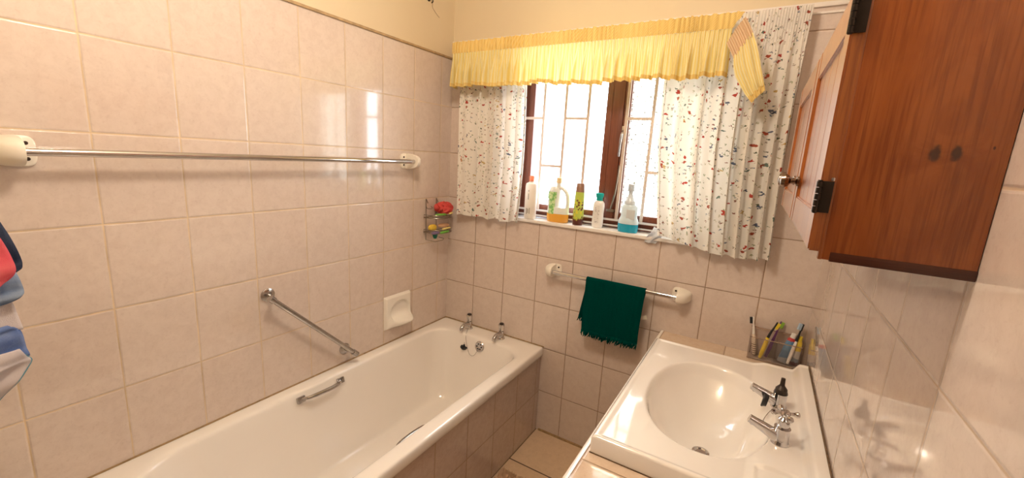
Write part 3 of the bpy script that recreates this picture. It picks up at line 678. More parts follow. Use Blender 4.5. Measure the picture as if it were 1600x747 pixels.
# white lotion bottle, coral cap
b1 = bottle('lotion_bottle', 0.531, 0.005, 'tall white bottle with a coral cap, leftmost on the window sill')
m_wb = simple('milky white plastic', (0.86, 0.80, 0.72), 0.3, vary=0.03); c_coral = simple('coral cap', (0.80, 0.22, 0.10), 0.4); c_mark = simple('dark grey print', (0.25, 0.22, 0.18), 0.5)
B = nb(); lathe(B, (0.531, 0.005, ZS), (0, 0, 1), [(0.001, 0), (0.029, 0), (0.033, 0.006), (0.033, 0.165), (0.030, 0.180), (0.015, 0.188), (0.012, 0.193), (0.001, 0.194)], 28, 1, 0.62, (1, 0, 0)); link('body', B, m_wb, b1)
B = nb(); lathe(B, (0.531, 0.005, ZS+0.192), (0, 0, 1), [(0.001, 0), (0.013, 0), (0.013, 0.025), (0.011, 0.028), (0.001, 0.028)], 20); link('cap', B, c_coral, b1)
for i, (dx, dz, h) in enumerate([(-0.010, 0.025, .03), (-0.003, 0.03, .022), (0.006, 0.028, .03), (-0.004, 0.10, .03), (-0.004, 0.14, .008)]):
    B = nb(); box(B, 0.531+dx-.0018, 0.531+dx+.0018, 0.005-0.0207, 0.005-0.0195, ZS+dz, ZS+dz+h); link('print', B, c_mark, b1)
# antiseptic bottle: clear, handle, orange liquid, green label
b2 = bottle('antiseptic_bottle', 0.668, 0.030, 'clear handled bottle with a green label and orange liquid on the window sill')
m_clear = bottle_mat('clear plastic', (0.84, 0.88, 0.84), -0.6); m_orange = bottle_mat('orange liquid', (0.85, 0.42, 0.06), -0.6)
B = nb(); x, y = 0.676, 0.030
lathe(B, (x, y, ZS), (0, 0, 1), [(0.001, 0.0425), (0.0585, 0.0425), (0.0585, 0.055), (0.056, 0.075)], 36, 1, 0.5, (1, 0, 0))
lathe(B, (x-0.022, y, ZS+0.075), (0, 0, 1), [(0.001, 0), (0.034, 0.0), (0.034, 0.06), (0.031, 0.085), (0.022, 0.10), (0.001, 0.106)], 28, 1, 0.75, (1, 0, 0))
lathe(B, (x-0.004, y, ZS+0.165), (0, 0, 1), [(0.001, 0), (0.012, 0), (0.012, 0.03), (0.001, 0.031)], 16)
tube(B, bez([(x+0.046, y, ZS+0.065), (x+0.050, y, ZS+0.10), (x+0.044, y, ZS+0.14), (x+0.024, y, ZS+0.165), (x-0.004, y, ZS+0.175)], 6), 0.0105, 12)
link('body', B, m_clear, b2)
B = nb(); lathe(B, (x, y, ZS+0.002), (0, 0, 1), [(0.001, -.0015), (0.054, -.0015), (0.0585, 0.006), (0.0585, 0.040), (0.001, 0.0402)], 36, 1, 0.5, (1, 0, 0)); link('liquid', B, m_orange, b2)
B = nb(); lathe(B, (x-0.004, y, ZS+0.194), (0, 0, 1), [(0.001, 0), (0.0145, 0), (0.0145, 0.024), (0.012, 0.027), (0.001, 0.027)], 18); link('cap', B, simple('cream cap', (0.80, 0.62, 0.34), 0.4), b2)
def curved_label(B, cx, cy, z0, z1, rx, ry, a0, a1, n=14):
    grid(B, n, 6, lambda s, t: Vector((cx+rx*math.cos(lerp(a0, a1, s)), cy+ry*math.sin(lerp(a0, a1, s)), lerp(z0, z1, t))), lambda s, t: (s, t))
def label_mat(name, a, b_, sc=40, thr=0.5):
    mt, nt, bb = new_mat(name); setp(bb, a, 0.4); n = NOISE(nt, COORD(nt), sc, 3, 0.6); nt.links.new(MIX(nt, SM(nt, n, thr-.05, thr+.05), a, b_), bb.inputs['Base Color']); return mt
B = nb(); curved_label(B, x-0.022, y, ZS+0.055, ZS+0.155, 0.0352, 0.0268, -PI*0.80, -PI*0.35); link('back_label', B, simple('white label paper', (0.80, 0.84, 0.84), 0.5), b2, sharp=180)
B = nb(); curved_label(B, x-0.022, y, ZS+0.04, ZS+0.148, 0.0358, 0.0300, -PI*0.66, -PI*0.36); curved_label(B, x-0.022, y, ZS+0.115, ZS+0.150, 0.0362, 0.0274, -PI*0.86, -PI*0.32)
link('label', B, label_mat('green and white label', (0.22, 0.55, 0.16), (0.62, 0.80, 0.42), 60), b2, sharp=180)
# brown flowered aerosol
b3 = bottle('hairspray_can', 0.787, 0.027, 'brown and lime can with a flower pattern, in the middle of the window sill', 'can')
B = nb(); lathe(B, (0.787, 0.027, ZS), (0, 0, 1), [(0.001, 0), (0.0235, 0), (0.0245, 0.004), (0.026, 0.05), (0.0245, 0.12), (0.0225, 0.160), (0.001, 0.160)], 28)
def can_mat():
    mt, nt, bb = new_mat('lime and brown flower print'); setp(bb, (0, 0, 0), 0.35); c = COORD(nt); z = SEP(nt, c)[2]
    v = N(nt, 'ShaderNodeTexVoronoi'); S(nt, v, 'Vector', c); v.inputs['Scale'].default_value = 75
    cc = SEP(nt, v.outputs['Color'])
    base = MIX(nt, SM(nt, M(nt, 'MULTIPLY_ADD', NOISE(nt, c, 60, 3), 0.05, z), 0.050, 0.062), (0.10, 0.022, 0.012), (0.50, 0.62, 0.10))
    spot = M(nt, 'MULTIPLY', M(nt, 'LESS_THAN', v.outputs['Distance'], 0.42), M(nt, 'MULTIPLY', SM(nt, z, 0.025, 0.04), M(nt, 'SUBTRACT', 1.0, SM(nt, z, 0.115, 0.14))))
    base = MIX(nt, spot, base, MIX(nt, M(nt, 'GREATER_THAN', cc[0], 0.55), (0.72, 0.66, 0.06), (0.16, 0.05, 0.03)))
    nt.links.new(base, bb.inputs['Base Color']); return mt
link('body', B, can_mat(), b3)
B = nb(); lathe(B, (0.787, 0.027, ZS+0.1605), (0, 0, 1), [(0.001, 0), (0.0225, 0), (0.019, 0.038), (0.016, 0.042), (0.001, 0.042)], 24); link('cap', B, simple('taupe brown cap', (0.30, 0.16, 0.10), 0.35), b3)
# white waisted bottle with teal cap
b4 = bottle('shampoo_bottle', 0.887, 0.028, 'small white bottle with a teal cap standing in front of the window post')
B = nb(); lathe(B, (0.887, 0.028, ZS), (0, 0, 1), [(0.001, 0), (0.023, 0), (0.026, 0.006), (0.0275, 0.03), (0.026, 0.07), (0.028, 0.10), (0.026, 0.118), (0.018, 0.128), (0.001, 0.129)], 28, 1, 0.62, (1, 0, 0)); link('body', B, m_white, b4)
B = nb(); lathe(B, (0.887, 0.028, ZS+0.1295), (0, 0, 1), [(0.001, 0), (0.016, 0), (0.015, 0.012), (0.019, 0.020), (0.020, 0.032), (0.017, 0.035), (0.001, 0.035)], 24, 1, 0.75, (1, 0, 0)); link('cap', B, simple('teal cap', (0.0, 0.40, 0.38), 0.3), b4)
B = nb(); curved_label(B, 0.887, 0.028, ZS+0.022, ZS+0.105, 0.0288, 0.0182, -PI*0.62, -PI*0.38); link('label', B, label_mat('grey print on white', (0.80, 0.78, 0.75), (0.45, 0.42, 0.42), 140, 0.58), b4, sharp=180)
# mouthwash
b5 = bottle('mouthwash_bottle', 1.036, 0.028, 'clear stepped bottle with blue liquid in its wide base, rightmost on the window sill')
m_clear2 = bottle_mat('clear bluish plastic', (0.66, 0.80, 0.88), -0.6); m_blueliq = bottle_mat('blue liquid', (0.02, 0.38, 0.58), -0.6)
B = nb(); lathe(B, (1.036, 0.020, ZS), (0, 0, 1), [(0.001, 0.0385), (0.0465, 0.0385), (0.0465, 0.045), (0.043, 0.060), (0.039, 0.066), (0.037, 0.075), (0.037, 0.118), (0.030, 0.126), (0.001, 0.127)], 36, 1, 0.6, (1, 0, 0)); link('body', B, m_clear2, b5)
B = nb(); lathe(B, (1.036, 0.020, ZS+0.002), (0, 0, 1), [(0.001, -.0015), (0.043, -.0015), (0.0465, 0.008), (0.0465, 0.036), (0.001, 0.0362)], 36, 1, 0.6, (1, 0, 0)); link('liquid', B, m_blueliq, b5)
B = nb(); lathe(B, (1.034, 0.020, ZS+0.127), (0, 0, 1), [(0.001, 0), (0.026, 0), (0.026, 0.014), (0.020, 0.02), (0.010, 0.045), (0.009, 0.060), (0.001, 0.060)], 24, 1, 0.7, (1, 0, 0)); link('neck', B, bottle_mat('pale grey plastic', (0.66, 0.74, 0.80), -0.6), b5)
B = nb(); lathe(B, (1.034, 0.020, ZS+0.187), (0, 0, 1), [(0.001, 0), (0.016, 0), (0.015, 0.032), (0.001, 0.033)], 20); link('cap', B, bottle_mat('frosted grey cap', (0.50, 0.56, 0.62), -0.6), b5)
B = nb(); box(B, 1.030, 1.068, -0.0035, -0.0028, ZS+0.060, ZS+0.105, 0.0); link('label', B, simple('greyish white sticker', (0.62, 0.66, 0.68), 0.5), b5)
# tissue
B = nb()
def tis(s, t):
    z = lerp(1.205, 1.134, t); x = lerp(1.150, 1.186, s)+0.012*(0.5-t)+0.006*math.sin(t*5); y = -0.018-0.006*math.sin(s*9+t*4)-0.006*math.sin(t*6)
    if t < 0.5: y += (0.5-t)*0.05
    return Vector((x-0.012*t*(1-s)+0.010*math.sin(t*PI)*(s-.5), y, z-0.012*s*(1-t)))
grid(B, 16, 16, tis, lambda s, t: (s, t)); o = link('crumpled_tissue', B, m_tissue, label='crumpled white tissue hanging over the sill edge beside the right curtain', cat='tissue', sharp=25, origin=(1.168, -0.02, 1.165))
mod = o.modifiers.new('th', 'SOLIDIFY'); mod.thickness = 0.002

# ------------------------------------------------------------------ GREEN TOWEL
gt = empty('hand_towel', (1.03, -0.055, 0.935), 'dark green fringed hand towel hanging over the rail below the window', 'towel')
RY = -0.055; RR = 0.0135; ZRL = 0.924
def gtow(s, t):
    """t 0 front bottom .. 0.5 over the rail .. 1 back bottom"""
    x0 = 0.893; x1 = 1.168
    Lf = 0.246; Lb = 0.190; arc = PI*RR; tot = Lf+arc+Lb; q = t*tot
    sag = 0.003*math.sin(s*7)
    if q < Lf:
        k = 1-q/Lf; z = ZRL-(Lf-q); y = RY-RR-0.010*k-0.0035*k*math.sin(s*2*PI*2.6+1)-0.0008*math.sin(s*90); x = lerp(x0+0.004*k, x1-0.006*k, s)-0.004*k*math.sin(PI*k)
    elif q < Lf+arc:
        a = (q-Lf)/RR; y = RY-RR*math.cos(a); z = ZRL+RR*math.sin(a); x = lerp(x0, x1, s)
    else:
        k = (q-Lf-arc)/Lb; z = ZRL-(q-Lf-arc); y = RY+RR+0.004*math.sin(s*9)*k; x = lerp(x0-0.030*k, x1-0.028*k, s)
    return Vector((x, y, z))
B = nb(); grid(B, 80, 90, gtow, lambda s, t: (s*.275, t*.45)); o = link('cloth', B, m_green, gt, sharp=180)
mod = o.modifiers.new('th', 'SOLIDIFY'); mod.thickness = 0.003; mod.offset = -1
def fringe(name, t, sgn, n, L0, L1, seed):
    rd = random.Random(seed); B = nb()
    for i in range(n):
        s = (i+rd.random())/n; p = gtow(s, t); L = rd.uniform(L0, L1); dx = rd.uniform(-.010, .008)-0.004; dy = rd.uniform(-.006, .006)
        pts = [p+Vector((0, 0, 0.004)), p+Vector((dx*.3, dy*.3, -L*.4)), p+Vector((dx, dy, -L*.8)), p+Vector((dx*1.3+rd.uniform(-.003, .003), dy, -L))]
        tube(B, pts, [0.0026, 0.0030, 0.0024, 0.0008], 5)
    return link(name, B, m_green, gt, sharp=180)
fringe('fringe', 0.0, 1, 95, 0.014, 0.036, 5); fringe('fringe', 1.0, 1, 80, 0.016, 0.034, 6)
B = nb(); obox(B, (1.170, -0.041, 0.797), (1, 0, 0.35), 0.014, (0, 1, 0), 0.0008, (-0.35, 0, 1), 0.009); link('care_tag', B, simple('cream woven tag', (0.80, 0.74, 0.60), 0.7), gt, label='small cream care tag')

# ------------------------------------------------------------------ VANITY: counter, cupboard, basin
ZT = 0.743; CX = 1.242; VY = -1.32
cn = empty('vanity_counter', (1.5, -0.6, ZT), 'beige tiled counter with a white trim edge along the right wall', 'counter')
B = nb()
for q in ((CX+.006, 1.300, VY, -0.001), (1.300, W-.001, -0.245, -0.001), (1.300, W-.001, VY, -0.925), (1.745, W-.001, -0.925, -0.245)): box(B, q[0], q[1], q[2], q[3], ZT-0.035, ZT)
link('tiled_top', B, m_tile_top, cn, smooth=False)
B = nb(); rs = []
for y in (VY, -0.001): rs.append([Vector((CX+.014, y, ZT-.030)), Vector((CX, y, ZT-.030)), Vector((CX, y, ZT-.006)), Vector((CX+.002, y, ZT-.001)), Vector((CX+.006, y, ZT+.0015)), Vector((CX+.014, y, ZT+.0015))])
rings(B, rs); link('edge_trim', B, m_trim, cn)
cup = empty('vanity_cupboard', (1.5, -0.6, 0), 'plain cupboard carrying the tiled counter', 'cupboard')
B = nb(); m_cupb = simple('off white board', (0.70, 0.62, 0.52), 0.5)
box(B, 1.29, W-.002, VY+.01, -0.002, 0.08, 0.60); box(B, 1.30, 1.315, VY+.01, -0.002, 0.6, ZT-0.036); box(B, 1.32, W-.002, VY+.02, -0.002, 0, 0.08); link('carcass', B, m_cupb, cup)
for y0, y1 in ((VY+.015, -0.885), (-0.88, -0.445), (-0.44, -0.006)):
    B = nb(); box(B, 1.272, 1.289, y0, y1, 0.09, 0.695, 0.003); d_ = link('door', B, m_cupb, cup)
    B = nb(); lathe(B, (1.272, y1-0.04, 0.60), (-1, 0, 0), [(0.001, 0), (0.006, 0), (0.006, 0.008), (0.013, 0.014), (0.011, 0.022), (0.001, 0.024)], 14); link('knob', B, m_brass, d_)

bs = empty('basin', (1.5, -0.6, ZT), 'white oval drop-in basin on the tiled counter against the right wall', 'basin')
BX0, BX1, BY0, BY1 = 1.266, W-0.001, -0.955, -0.213
def btop(x, y):
    dl = x-BX0; db = BY1-y; df = y-BY0
    z = 0.789
    e = min(dl, db, df)
    z += 0.0035*(1-sstep((e-0.010)/0.012))           # raised lip
    z -= 0.006*(1-sstep(e/0.006))                     # rounded corner
    z += 0.012*sstep((x-1.60)/0.05)*1.0               # tap ledge
    rg = sstep((x-1.722)/0.022); z += rg*0.026*sstep(db/0.004)
    # bowl
    u = (x-1.500)/0.166; v = (y+0.592)/0.254
    r = (abs(u)**2.15+abs(v)**2.15)**(1/2.15)
    if r < 1.06:
        q = max(0, min(1, (1.06-r)/1.06))
        z -= 0.150*(1-(1-min(1, q*1.0))**2.8)*sstep(q/0.10)
    # soap rest
    sr = sstep((0.045-abs(x-1.668))/0.012)*sstep((0.045-abs(y+0.872))/0.012); z -= 0.006*sr
    return z
B = nb(); nx, ny = 128, 186
vs = grid(B, nx, ny, lambda s, t: Vector((lerp(BX0, BX1, s), lerp(BY0, BY1, t), btop(lerp(BX0, BX1, s), lerp(BY0, BY1, t)))))
bd = [e for e in B.b.edges if e.is_boundary]
r = OPS.extrude_edge_only(B.b, edges=bd)
for v in [g for g in r['geom'] if isinstance(g, bmesh.types.BMVert)]: v.co.z = ZT+0.0005
link('bowl', B, m_basin, bs, sharp=70)
B = nb(); zb = btop(1.50, -0.63); lathe(B, (1.502, -0.632, zb+0.0015), (0, 0, 1), [(0.001, 0), (0.024, 0), (0.024, 0.003), (0.018, 0.004), (0.015, 0.001), (0.001, 0.001)], 24); link('drain', B, m_chrome, bs)
B = nb(); box(B, 1.3, 1.301, -.6, -.599, .7431, .7436)
B.free(); B = nb(); box(B, BX0-.0015, BX1, BY0-0.002, BY0, ZT+.0002, ZT+.0025); box(B, W-.004, W-.0004, BY0, BY1, 0.822, 0.831, 0.001); box(B, BX0, BX1, BY1, BY1+.002, ZT+.0002, ZT+.0025)
link('sealant', B, m_mould_dark, bs)

def basin_tap(y, label, cross):
    x = 1.677; z = btop(x, y); t = empty('basin_tap', (x, y, z), label, 'tap')
    B = nb(); lathe(B, (x, y, z-0.0005), (0, 0, 1), [(0.001, 0), (0.021, 0), (0.021, 0.004), (0.018, 0.009), (0.0175, 0.02), (0.018, 0.042), (0.0185, 0.045), (0.001, 0.046)])
    # straight square spout rising from the foot towards the bowl
    a = Vector((x+0.004, y, z+0.012)); e = Vector((x-0.074, y-0.004, z+0.044)); d = (e-a).normalized(); u = Vector((0, 1, 0)); v = d.cross(u)
    rs = []
    for q, hw, hh in ((0, .015, .017), (0.35, .013, .0135), (0.8, .0108, .0098), (1.0, .010, .009)):
        c = a.lerp(e, q); rs.append([c+u*hw*math.copysign(abs(math.cos(A))**.5, math.cos(A))+v*hh*math.copysign(abs(math.sin(A))**.5, math.sin(A)) for A in [2*PI*k/16+.01 for k in range(16)]])
    rings(B, rs)
    lathe(B, e+Vector((0.010, 0, -0.004)), (0, 0, -1), [(0.001, 0), (0.007, 0), (0.007, 0.010), (0.001, 0.010)], 14)
    link('spout', B, m_chrome, t)
    if cross:
        B = nb(); lathe(B, (x, y, z+0.045), (0, 0, 1), [(0.001, 0), (0.0125, 0), (0.0145, 0.012), (0.013, 0.022), (0.008, 0.027), (0.007, 0.034), (0.001, 0.034)]); link('tap_head', B, m_chrome, t)
        B = nb(); c = Vector((x, y, z+0.083)); lathe(B, c-Vector((0, 0, .006)), (0, 0, 1), [(0.001, 0), (0.010, 0), (0.012, 0.006), (0.009, 0.013), (0.001, 0.015)], 16)
        for k in range(4):
            aa = math.radians(20+90*k); d = Vector((math.cos(aa), math.sin(aa), 0)); pts = [c+d*q for q in (0.004, 0.014, 0.020, 0.026, 0.031, 0.034)]
            tube(B, pts, [0.0055, 0.0042, 0.0048, 0.0078, 0.0068, 0.001], 10)
        link('cross_handle', B, m_chrome, t)
    else:
        B = nb(); lathe(B, (x, y, z+0.0455), (0, 0, 1), [(0.001, 0), (0.0165, 0), (0.017, 0.004), (0.015, 0.008), (0.0155, 0.012), (0.012, 0.017), (0.008, 0.022), (0.0065, 0.024), (0.0055, 0.045), (0.001, 0.046)], 18)
        link('spindle', B, simple('blackened brass spindle', (0.06, 0.045, 0.035), 0.4, 0.5, vary=.3), t, label='bare dark tap spindle')
    return t
bt1 = basin_tap(-0.520, 'chrome basin tap with its handle missing and a dark bare spindle', False)
basin_tap(-0.713, 'chrome basin tap with a four-armed cross handle', True)
bp = empty('basin_plug', (1.640, -0.535, 0.80), 'black rubber plug hanging on a chain at the handleless basin tap', 'plug')
B = nb(); lathe(B, (1.648, -0.548, 0.822), (-1, 0.1, 0.15), [(0.001, 0), (0.016, 0), (0.018, 0.006), (0.021, 0.010), (0.0205, 0.013), (0.001, 0.014)], 20); link('stopper', B, m_black, bp)
basin_chain('chain', [(1.668, -0.545, 0.812), (1.650, -0.585, 0.802), (1.640, -0.63, 0.800), (1.640, -0.675, 0.803), (1.648, -0.70, 0.808)], bp)

# ------------------------------------------------------------------ TOOTHBRUSH HOLDER
hx0, hx1, hy0, hy1, hz1 = 1.586, 1.757, -0.066, -0.004, 0.846
hd = empty('toothbrush_holder', (1.67, -0.035, ZT), 'clear plastic toothbrush box in the corner behind the basin', 'toothbrush holder')
m_acr = bottle_mat('thin pinkish clear plastic', (0.99, 0.97, 0.96), 0.96, face=0.10)
B = nb(); th = 0.0022
box(B, hx0, hx1, hy0, hy0+th, ZT+.001, hz1-0.012); box(B, hx0, hx1, hy1-th, hy1, ZT+.001, hz1+.012); box(B, hx0, hx0+th, hy0+th, hy1-th, ZT+.001, hz1); box(B, hx1-th, hx1, hy0+th, hy1-th, ZT+.001, hz1)
box(B, hx0+th, hx1-th, hy0+th, hy1-th, ZT+.001, ZT+.004); box(B, 1.678, 1.680, hy0+th, hy1-th, ZT+.004, hz1-.012); link('box', B, m_acr, hd, smooth=False)
B = nb()
tube(B, [(hx0, hy0, hz1-.012), (hx1, hy0, hz1-.012)], 0.0022, 6); tube(B, [(hx0, hy1-.003, hz1+.012), (hx1, hy1-.003, hz1+.012)], 0.0022, 6); tube(B, [(hx0, hy0, ZT+.005), (hx1, hy0, ZT+.005)], 0.003, 6)
link('rim', B, bottle_mat('clear plastic rim', (0.85, 0.72, 0.62), 0.6), hd)
def brush(label, foot, top, r, hmat, headmat, brm, bend=(0, 0, 0), face=(-1, 0, 0)):
    foot = Vector(foot); top = Vector(top); t = empty('toothbrush', tuple(foot), label, 'toothbrush'); bend = Vector(bend)
    pts = bez([foot, foot.lerp(top, .35)+bend*.4, foot.lerp(top, .7)+bend, top], 8); n = len(pts)
    B = nb(); k = int(n*0.62); tube(B, pts[:k+1], [r*(0.75+0.35*math.sin(PI*i/k)) for i in range(k+1)], 12); link('grip', B, hmat, t)
    B = nb(); tube(B, pts[k:], [r*(0.75-0.3*i/(n-k)) for i in range(n-k)], 10); 
    d = (pts[-1]-pts[-3]).normalized(); f = Vector(face); f = (f-d*f.dot(d)).normalized(); s = d.cross(f)
    obox(B, top+d*0.010, d, 0.014, s, 0.0058, f, 0.0026, 0.002); link('neck', B, headmat, t)
    B = nb()
    obox(B, top+d*0.010+f*0.0078, d, 0.0125, s, 0.0052, f, 0.005, 0.001); link('bristles', B, brm, t)
    return t
m_yel = simple('yellow plastic', (0.80, 0.62, 0.04), 0.35); m_pur = simple('purple plastic', (0.16, 0.05, 0.20), 0.35); m_grn = simple('lime bristles', (0.25, 0.45, 0.05), 0.7); m_blk = simple('black plastic', (0.015, 0.015, 0.018), 0.35); m_lbl = simple('pale blue bristles', (0.45, 0.60, 0.75), 0.7); m_red = simple('red plastic', (0.55, 0.03, 0.03), 0.4)
def striped_handle():
    mt, nt, bb = new_mat('white handle with dark rings'); setp(bb, (1, 1, 1), 0.35); z = SEP(nt, COORD(nt))[2]
    f = M(nt, 'MULTIPLY', SM(nt, M(nt, 'SINE', M(nt, 'MULTIPLY', z, 2*PI/0.0085)), 0.1, 0.5), M(nt, 'SUBTRACT', 1.0, SM(nt, z, 0.050, 0.054)))
    nt.links.new(MIX(nt, f, (0.82, 0.74, 0.62), (0.16, 0.10, 0.08)), bb.inputs['Base Color']); return mt
brush('white toothbrush with dark grip rings, leftmost in the clear box', (1.610, -0.036, 0.751), (1.590, -0.030, 0.880), 0.0072, striped_handle(), m_white, m_blk, face=(-1, 0, 0))
brush('yellow and black toothbrush leaning right in the clear box', (1.630, -0.052, 0.752), (1.660, -0.046, 0.884), 0.0072, m_yel, m_blk, m_yel, bend=(-0.004, 0, 0), face=(1, 0, .2))
brush('purple toothbrush with green bristles, third from the left in the box', (1.650, -0.030, 0.752), (1.677, -0.014, 0.880), 0.0062, m_pur, m_pur, m_grn, face=(1, -.2, .3))
brush('black and blue bristled toothbrush leaning out at the right end of the box', (1.722, -0.052, 0.755), (1.746, -0.030, 0.892), 0.0058, m_white, m_blk, m_lbl, face=(-1, -.4, 0))
def tpaste(label, foot, top, wd, th_, body, capm, cap_at_top=True, band=None, name='toothpaste_tube'):
    foot = Vector(foot); top = Vector(top); t = empty(name, tuple(foot), label, 'toothpaste'); d = (top-foot).normalized(); L = (top-foot).length
    s = Vector((0, 1, 0)).cross(d).normalized(); f = d.cross(s)
    def rg(q, a, b_): return [foot+d*L*q+s*a*math.cos(2*PI*k/20)+f*b_*math.sin(2*PI*k/20) for k in range(20)]
    B = nb(); rings(B, [rg(0, wd, 0.0012), rg(0.05, wd, 0.002), rg(0.5, wd*.98, th_*.7), rg(0.86, wd*.9, th_), rg(0.92, wd*.55, th_*.8)]); link('tube', B, body, t)
    B = nb(); rings(B, [rg(0.921, wd*.62, wd*.58), rg(1.08, wd*.56, wd*.54)]); link('cap', B, capm, t)
    return t
def band_mat(name, cols):
    mt, nt, bb = new_mat(name); setp(bb, (1, 1, 1), 0.3); c = COORD(nt); z = SEP(nt, c)[2]
    col = cols[0][1]
    for z0, cc in cols[1:]: col = MIX(nt, SM(nt, M(nt, 'MULTIPLY_ADD', NOISE(nt, c, 90, 3), 0.02, z), z0+.009, z0+.012), col, cc)
    nt.links.new(col, bb.inputs['Base Color']); return mt
tpaste('red and blue toothpaste tube with a white cap, leaning in the middle of the box', (1.702, -0.044, 0.752), (1.727, -0.030, 0.862), 0.0155, 0.011, band_mat('blue to red tube print', [(0, (0.30, 0.32, 0.34)), (0.02, (0.08, 0.17, 0.30)), (0.05, (0.12, 0.25, 0.42)), (0.09, (0.50, 0.04, 0.04))]), m_white)
tpaste('yellow and white tube standing upright at the right end of the clear box', (1.742, -0.040, 0.750), (1.750, -0.024, 0.856), 0.0125, 0.010, band_mat('yellow and grey tube print', [(0, (0.08, 0.02, 0.02)), (0.012, (0.20, 0.24, 0.30)), (0.028, (0.62, 0.62, 0.60)), (0.055, (0.75, 0.56, 0.05))]), m_yel)

# ------------------------------------------------------------------ WALL CABINET
cb = empty('wall_cabinet', (1.70, -0.80, 1.366), 'orange varnished pine wall cabinet with two doors on the right wall', 'cabinet')
CXF = 1.626; CY0 = -1.224; CY1 = -0.372; CZ0 = 1.366; CZ1 = 1.735
B = nb(); box(B, CXF, W-.0005, CY0, CY0+0.018, CZ0+0.0005, CZ1, 0.0015); link('side_board', B, m_pine, cb)
B = nb(); box(B, CXF+.001, W-.0005, CY1-0.018, CY1, CZ0+0.0005, CZ1, 0.001); box(B, CXF+.001, W-.0005, CY0+.0185, CY1-.0185, CZ1-0.018, CZ1, 0.001); box(B, W-.008, W-.0005, CY0+.0185, CY1-.0185, CZ0+.014, CZ1-.0185)
box(B, CXF+.002, CXF+.014, CY0+.0185, CY0+.045, CZ0+.014, CZ1-.0185, .001)
link('carcass', B, m_pine, cb)
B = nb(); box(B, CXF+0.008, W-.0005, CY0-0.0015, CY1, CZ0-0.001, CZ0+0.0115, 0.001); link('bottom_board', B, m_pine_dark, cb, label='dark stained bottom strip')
B = nb(); box(B, CXF-0.004, CXF+.0005, CY0+0.001, CY0+0.0115, CZ0, CZ1, 0.0008); link('face_strip', B, m_pine_door, cb)
def cab_door(y0, y1, xo0, xo1, hinge_y0):
    """x of the outer face runs from xo0 (near) to xo1 (far)"""
    def X(y, dep): return lerp(xo0, xo1, (y-y0)/(y1-y0))+dep
    z0, z1 = CZ0+0.010, 1.706; sw = 0.052
    def slab(B, a, b_, c, d, d0, d1, bev=0.002):
        b = B.b; vs = [b.verts.new((X(y, q), y, z)) for q in (d0, d1) for y in (a, b_) for z in (c, d)]
        f = [(0, 1, 3, 2), (4, 6, 7, 5), (0, 4, 5, 1), (2, 3, 7, 6), (0, 2, 6, 4), (1, 5, 7, 3)]; fs = [b.faces.new([vs[i] for i in q]) for q in f]
        OPS.bevel(b, geom=list({e for q in fs for e in q.edges}), offset=bev, segments=2, affect='EDGES')
    B = nb(); slab(B, y0, y0+sw, z0, z1, 0, 0.0145); slab(B, y1-sw, y1, z0, z1, 0, 0.0145); slab(B, y0+sw, y1-sw, z0, z0+sw, 0.0005, 0.014); slab(B, y0+sw, y1-sw, z1-sw, z1, 0.0005, 0.014)
    d_ = link('door', B, m_pine_door, cb)
    B = nb(); n = 4; W_ = (y1-y0-2*sw)/n
    for k in range(n): slab(B, y0+sw+k*W_, y0+sw+(k+1)*W_, z0+sw-.002, z1-sw+.002, 0.0055, 0.011, 0.0014)
    link('panel', B, m_pine_door, d_)
    return d_, X
dn, X1 = cab_door(-1.2225, -0.802, 1.6095, 1.6055, -1.22); df, X2 = cab_door(-0.798, -0.378, 1.6050, 1.5985, -.38)
for d_, X, y in ((dn, X1, -0.850), (df, X2, -0.745)):
    B = nb(); lathe(B, (X(y, 0.0005), y, 1.458), (-1, 0, 0), [(0.001, 0), (0.010, 0), (0.010, 0.003), (0.0055, 0.006), (0.0055, 0.014), (0.012, 0.018), (0.0145, 0.024), (0.012, 0.031), (0.001, 0.034)], 20)
    link('knob', B, m_brass, d_)
for zc in (1.447, 1.662):
    B = nb(); y = CY0-0.0012
    box(B, 1.6085, 1.6235, y-0.0022, y, zc-0.020, zc+0.020, 0.0006)
    for k in range(5):
        zz = zc-0.020+0.008*k; lathe(B, (1.6085, y-0.002, zz+.0003), (0, 0, 1), [(0.0005, 0), (0.0034, 0), (0.0034, 0.0072), (0.0005, 0.0072)], 12)
    for k in (-1, 1): lathe(B, (1.6085, y-.002, zc+k*0.0205-.001), (0, 0, 1), [(0.0005, 0), (0.0028, 0.0005), (0.0028, 0.0015), (0.0005, 0.002)], 10)
    link('hinge', B, m_bronze, cb)
    B = nb(); box(B, 1.6195, 1.6235, CY0-0.0028, CY0-.0002, zc+0.0205, zc+0.025, 0.0008)
    link('catch', B, m_chrome, cb)

# ------------------------------------------------------------------ SMALL HOOK WITH STRING, top left wall
hk = empty('wall_hook', (0.0, -0.20, 2.205), 'tiny dark hook with a loose string high on the left wall', 'hook')
B = nb(); lathe(B, (0.0002, -0.20, 2.205), (1, 0, 0), [(0.001, 0), (0.010, 0), (0.010, 0.002), (0.003, 0.004), (0.003, 0.015), (0.001, 0.015)], 14)
tube(B, bez([(0.014, -0.20, 2.205), (0.024, -0.20, 2.203), (0.026, -0.198, 2.192), (0.016, -0.196, 2.188)], 5), 0.0028, 8); link('hook', B, m_screw, hk)
B = nb(); tube(B, bez([(0.018, -0.215, 2.21), (0.016, -0.19, 2.19), (0.004, -0.175, 2.175), (0.003, -0.15, 2.158), (0.003, -0.122, 2.143)], 6), 0.0009, 6); link('string', B, simple('grey string', (0.35, 0.28, 0.2), 0.8), hk)

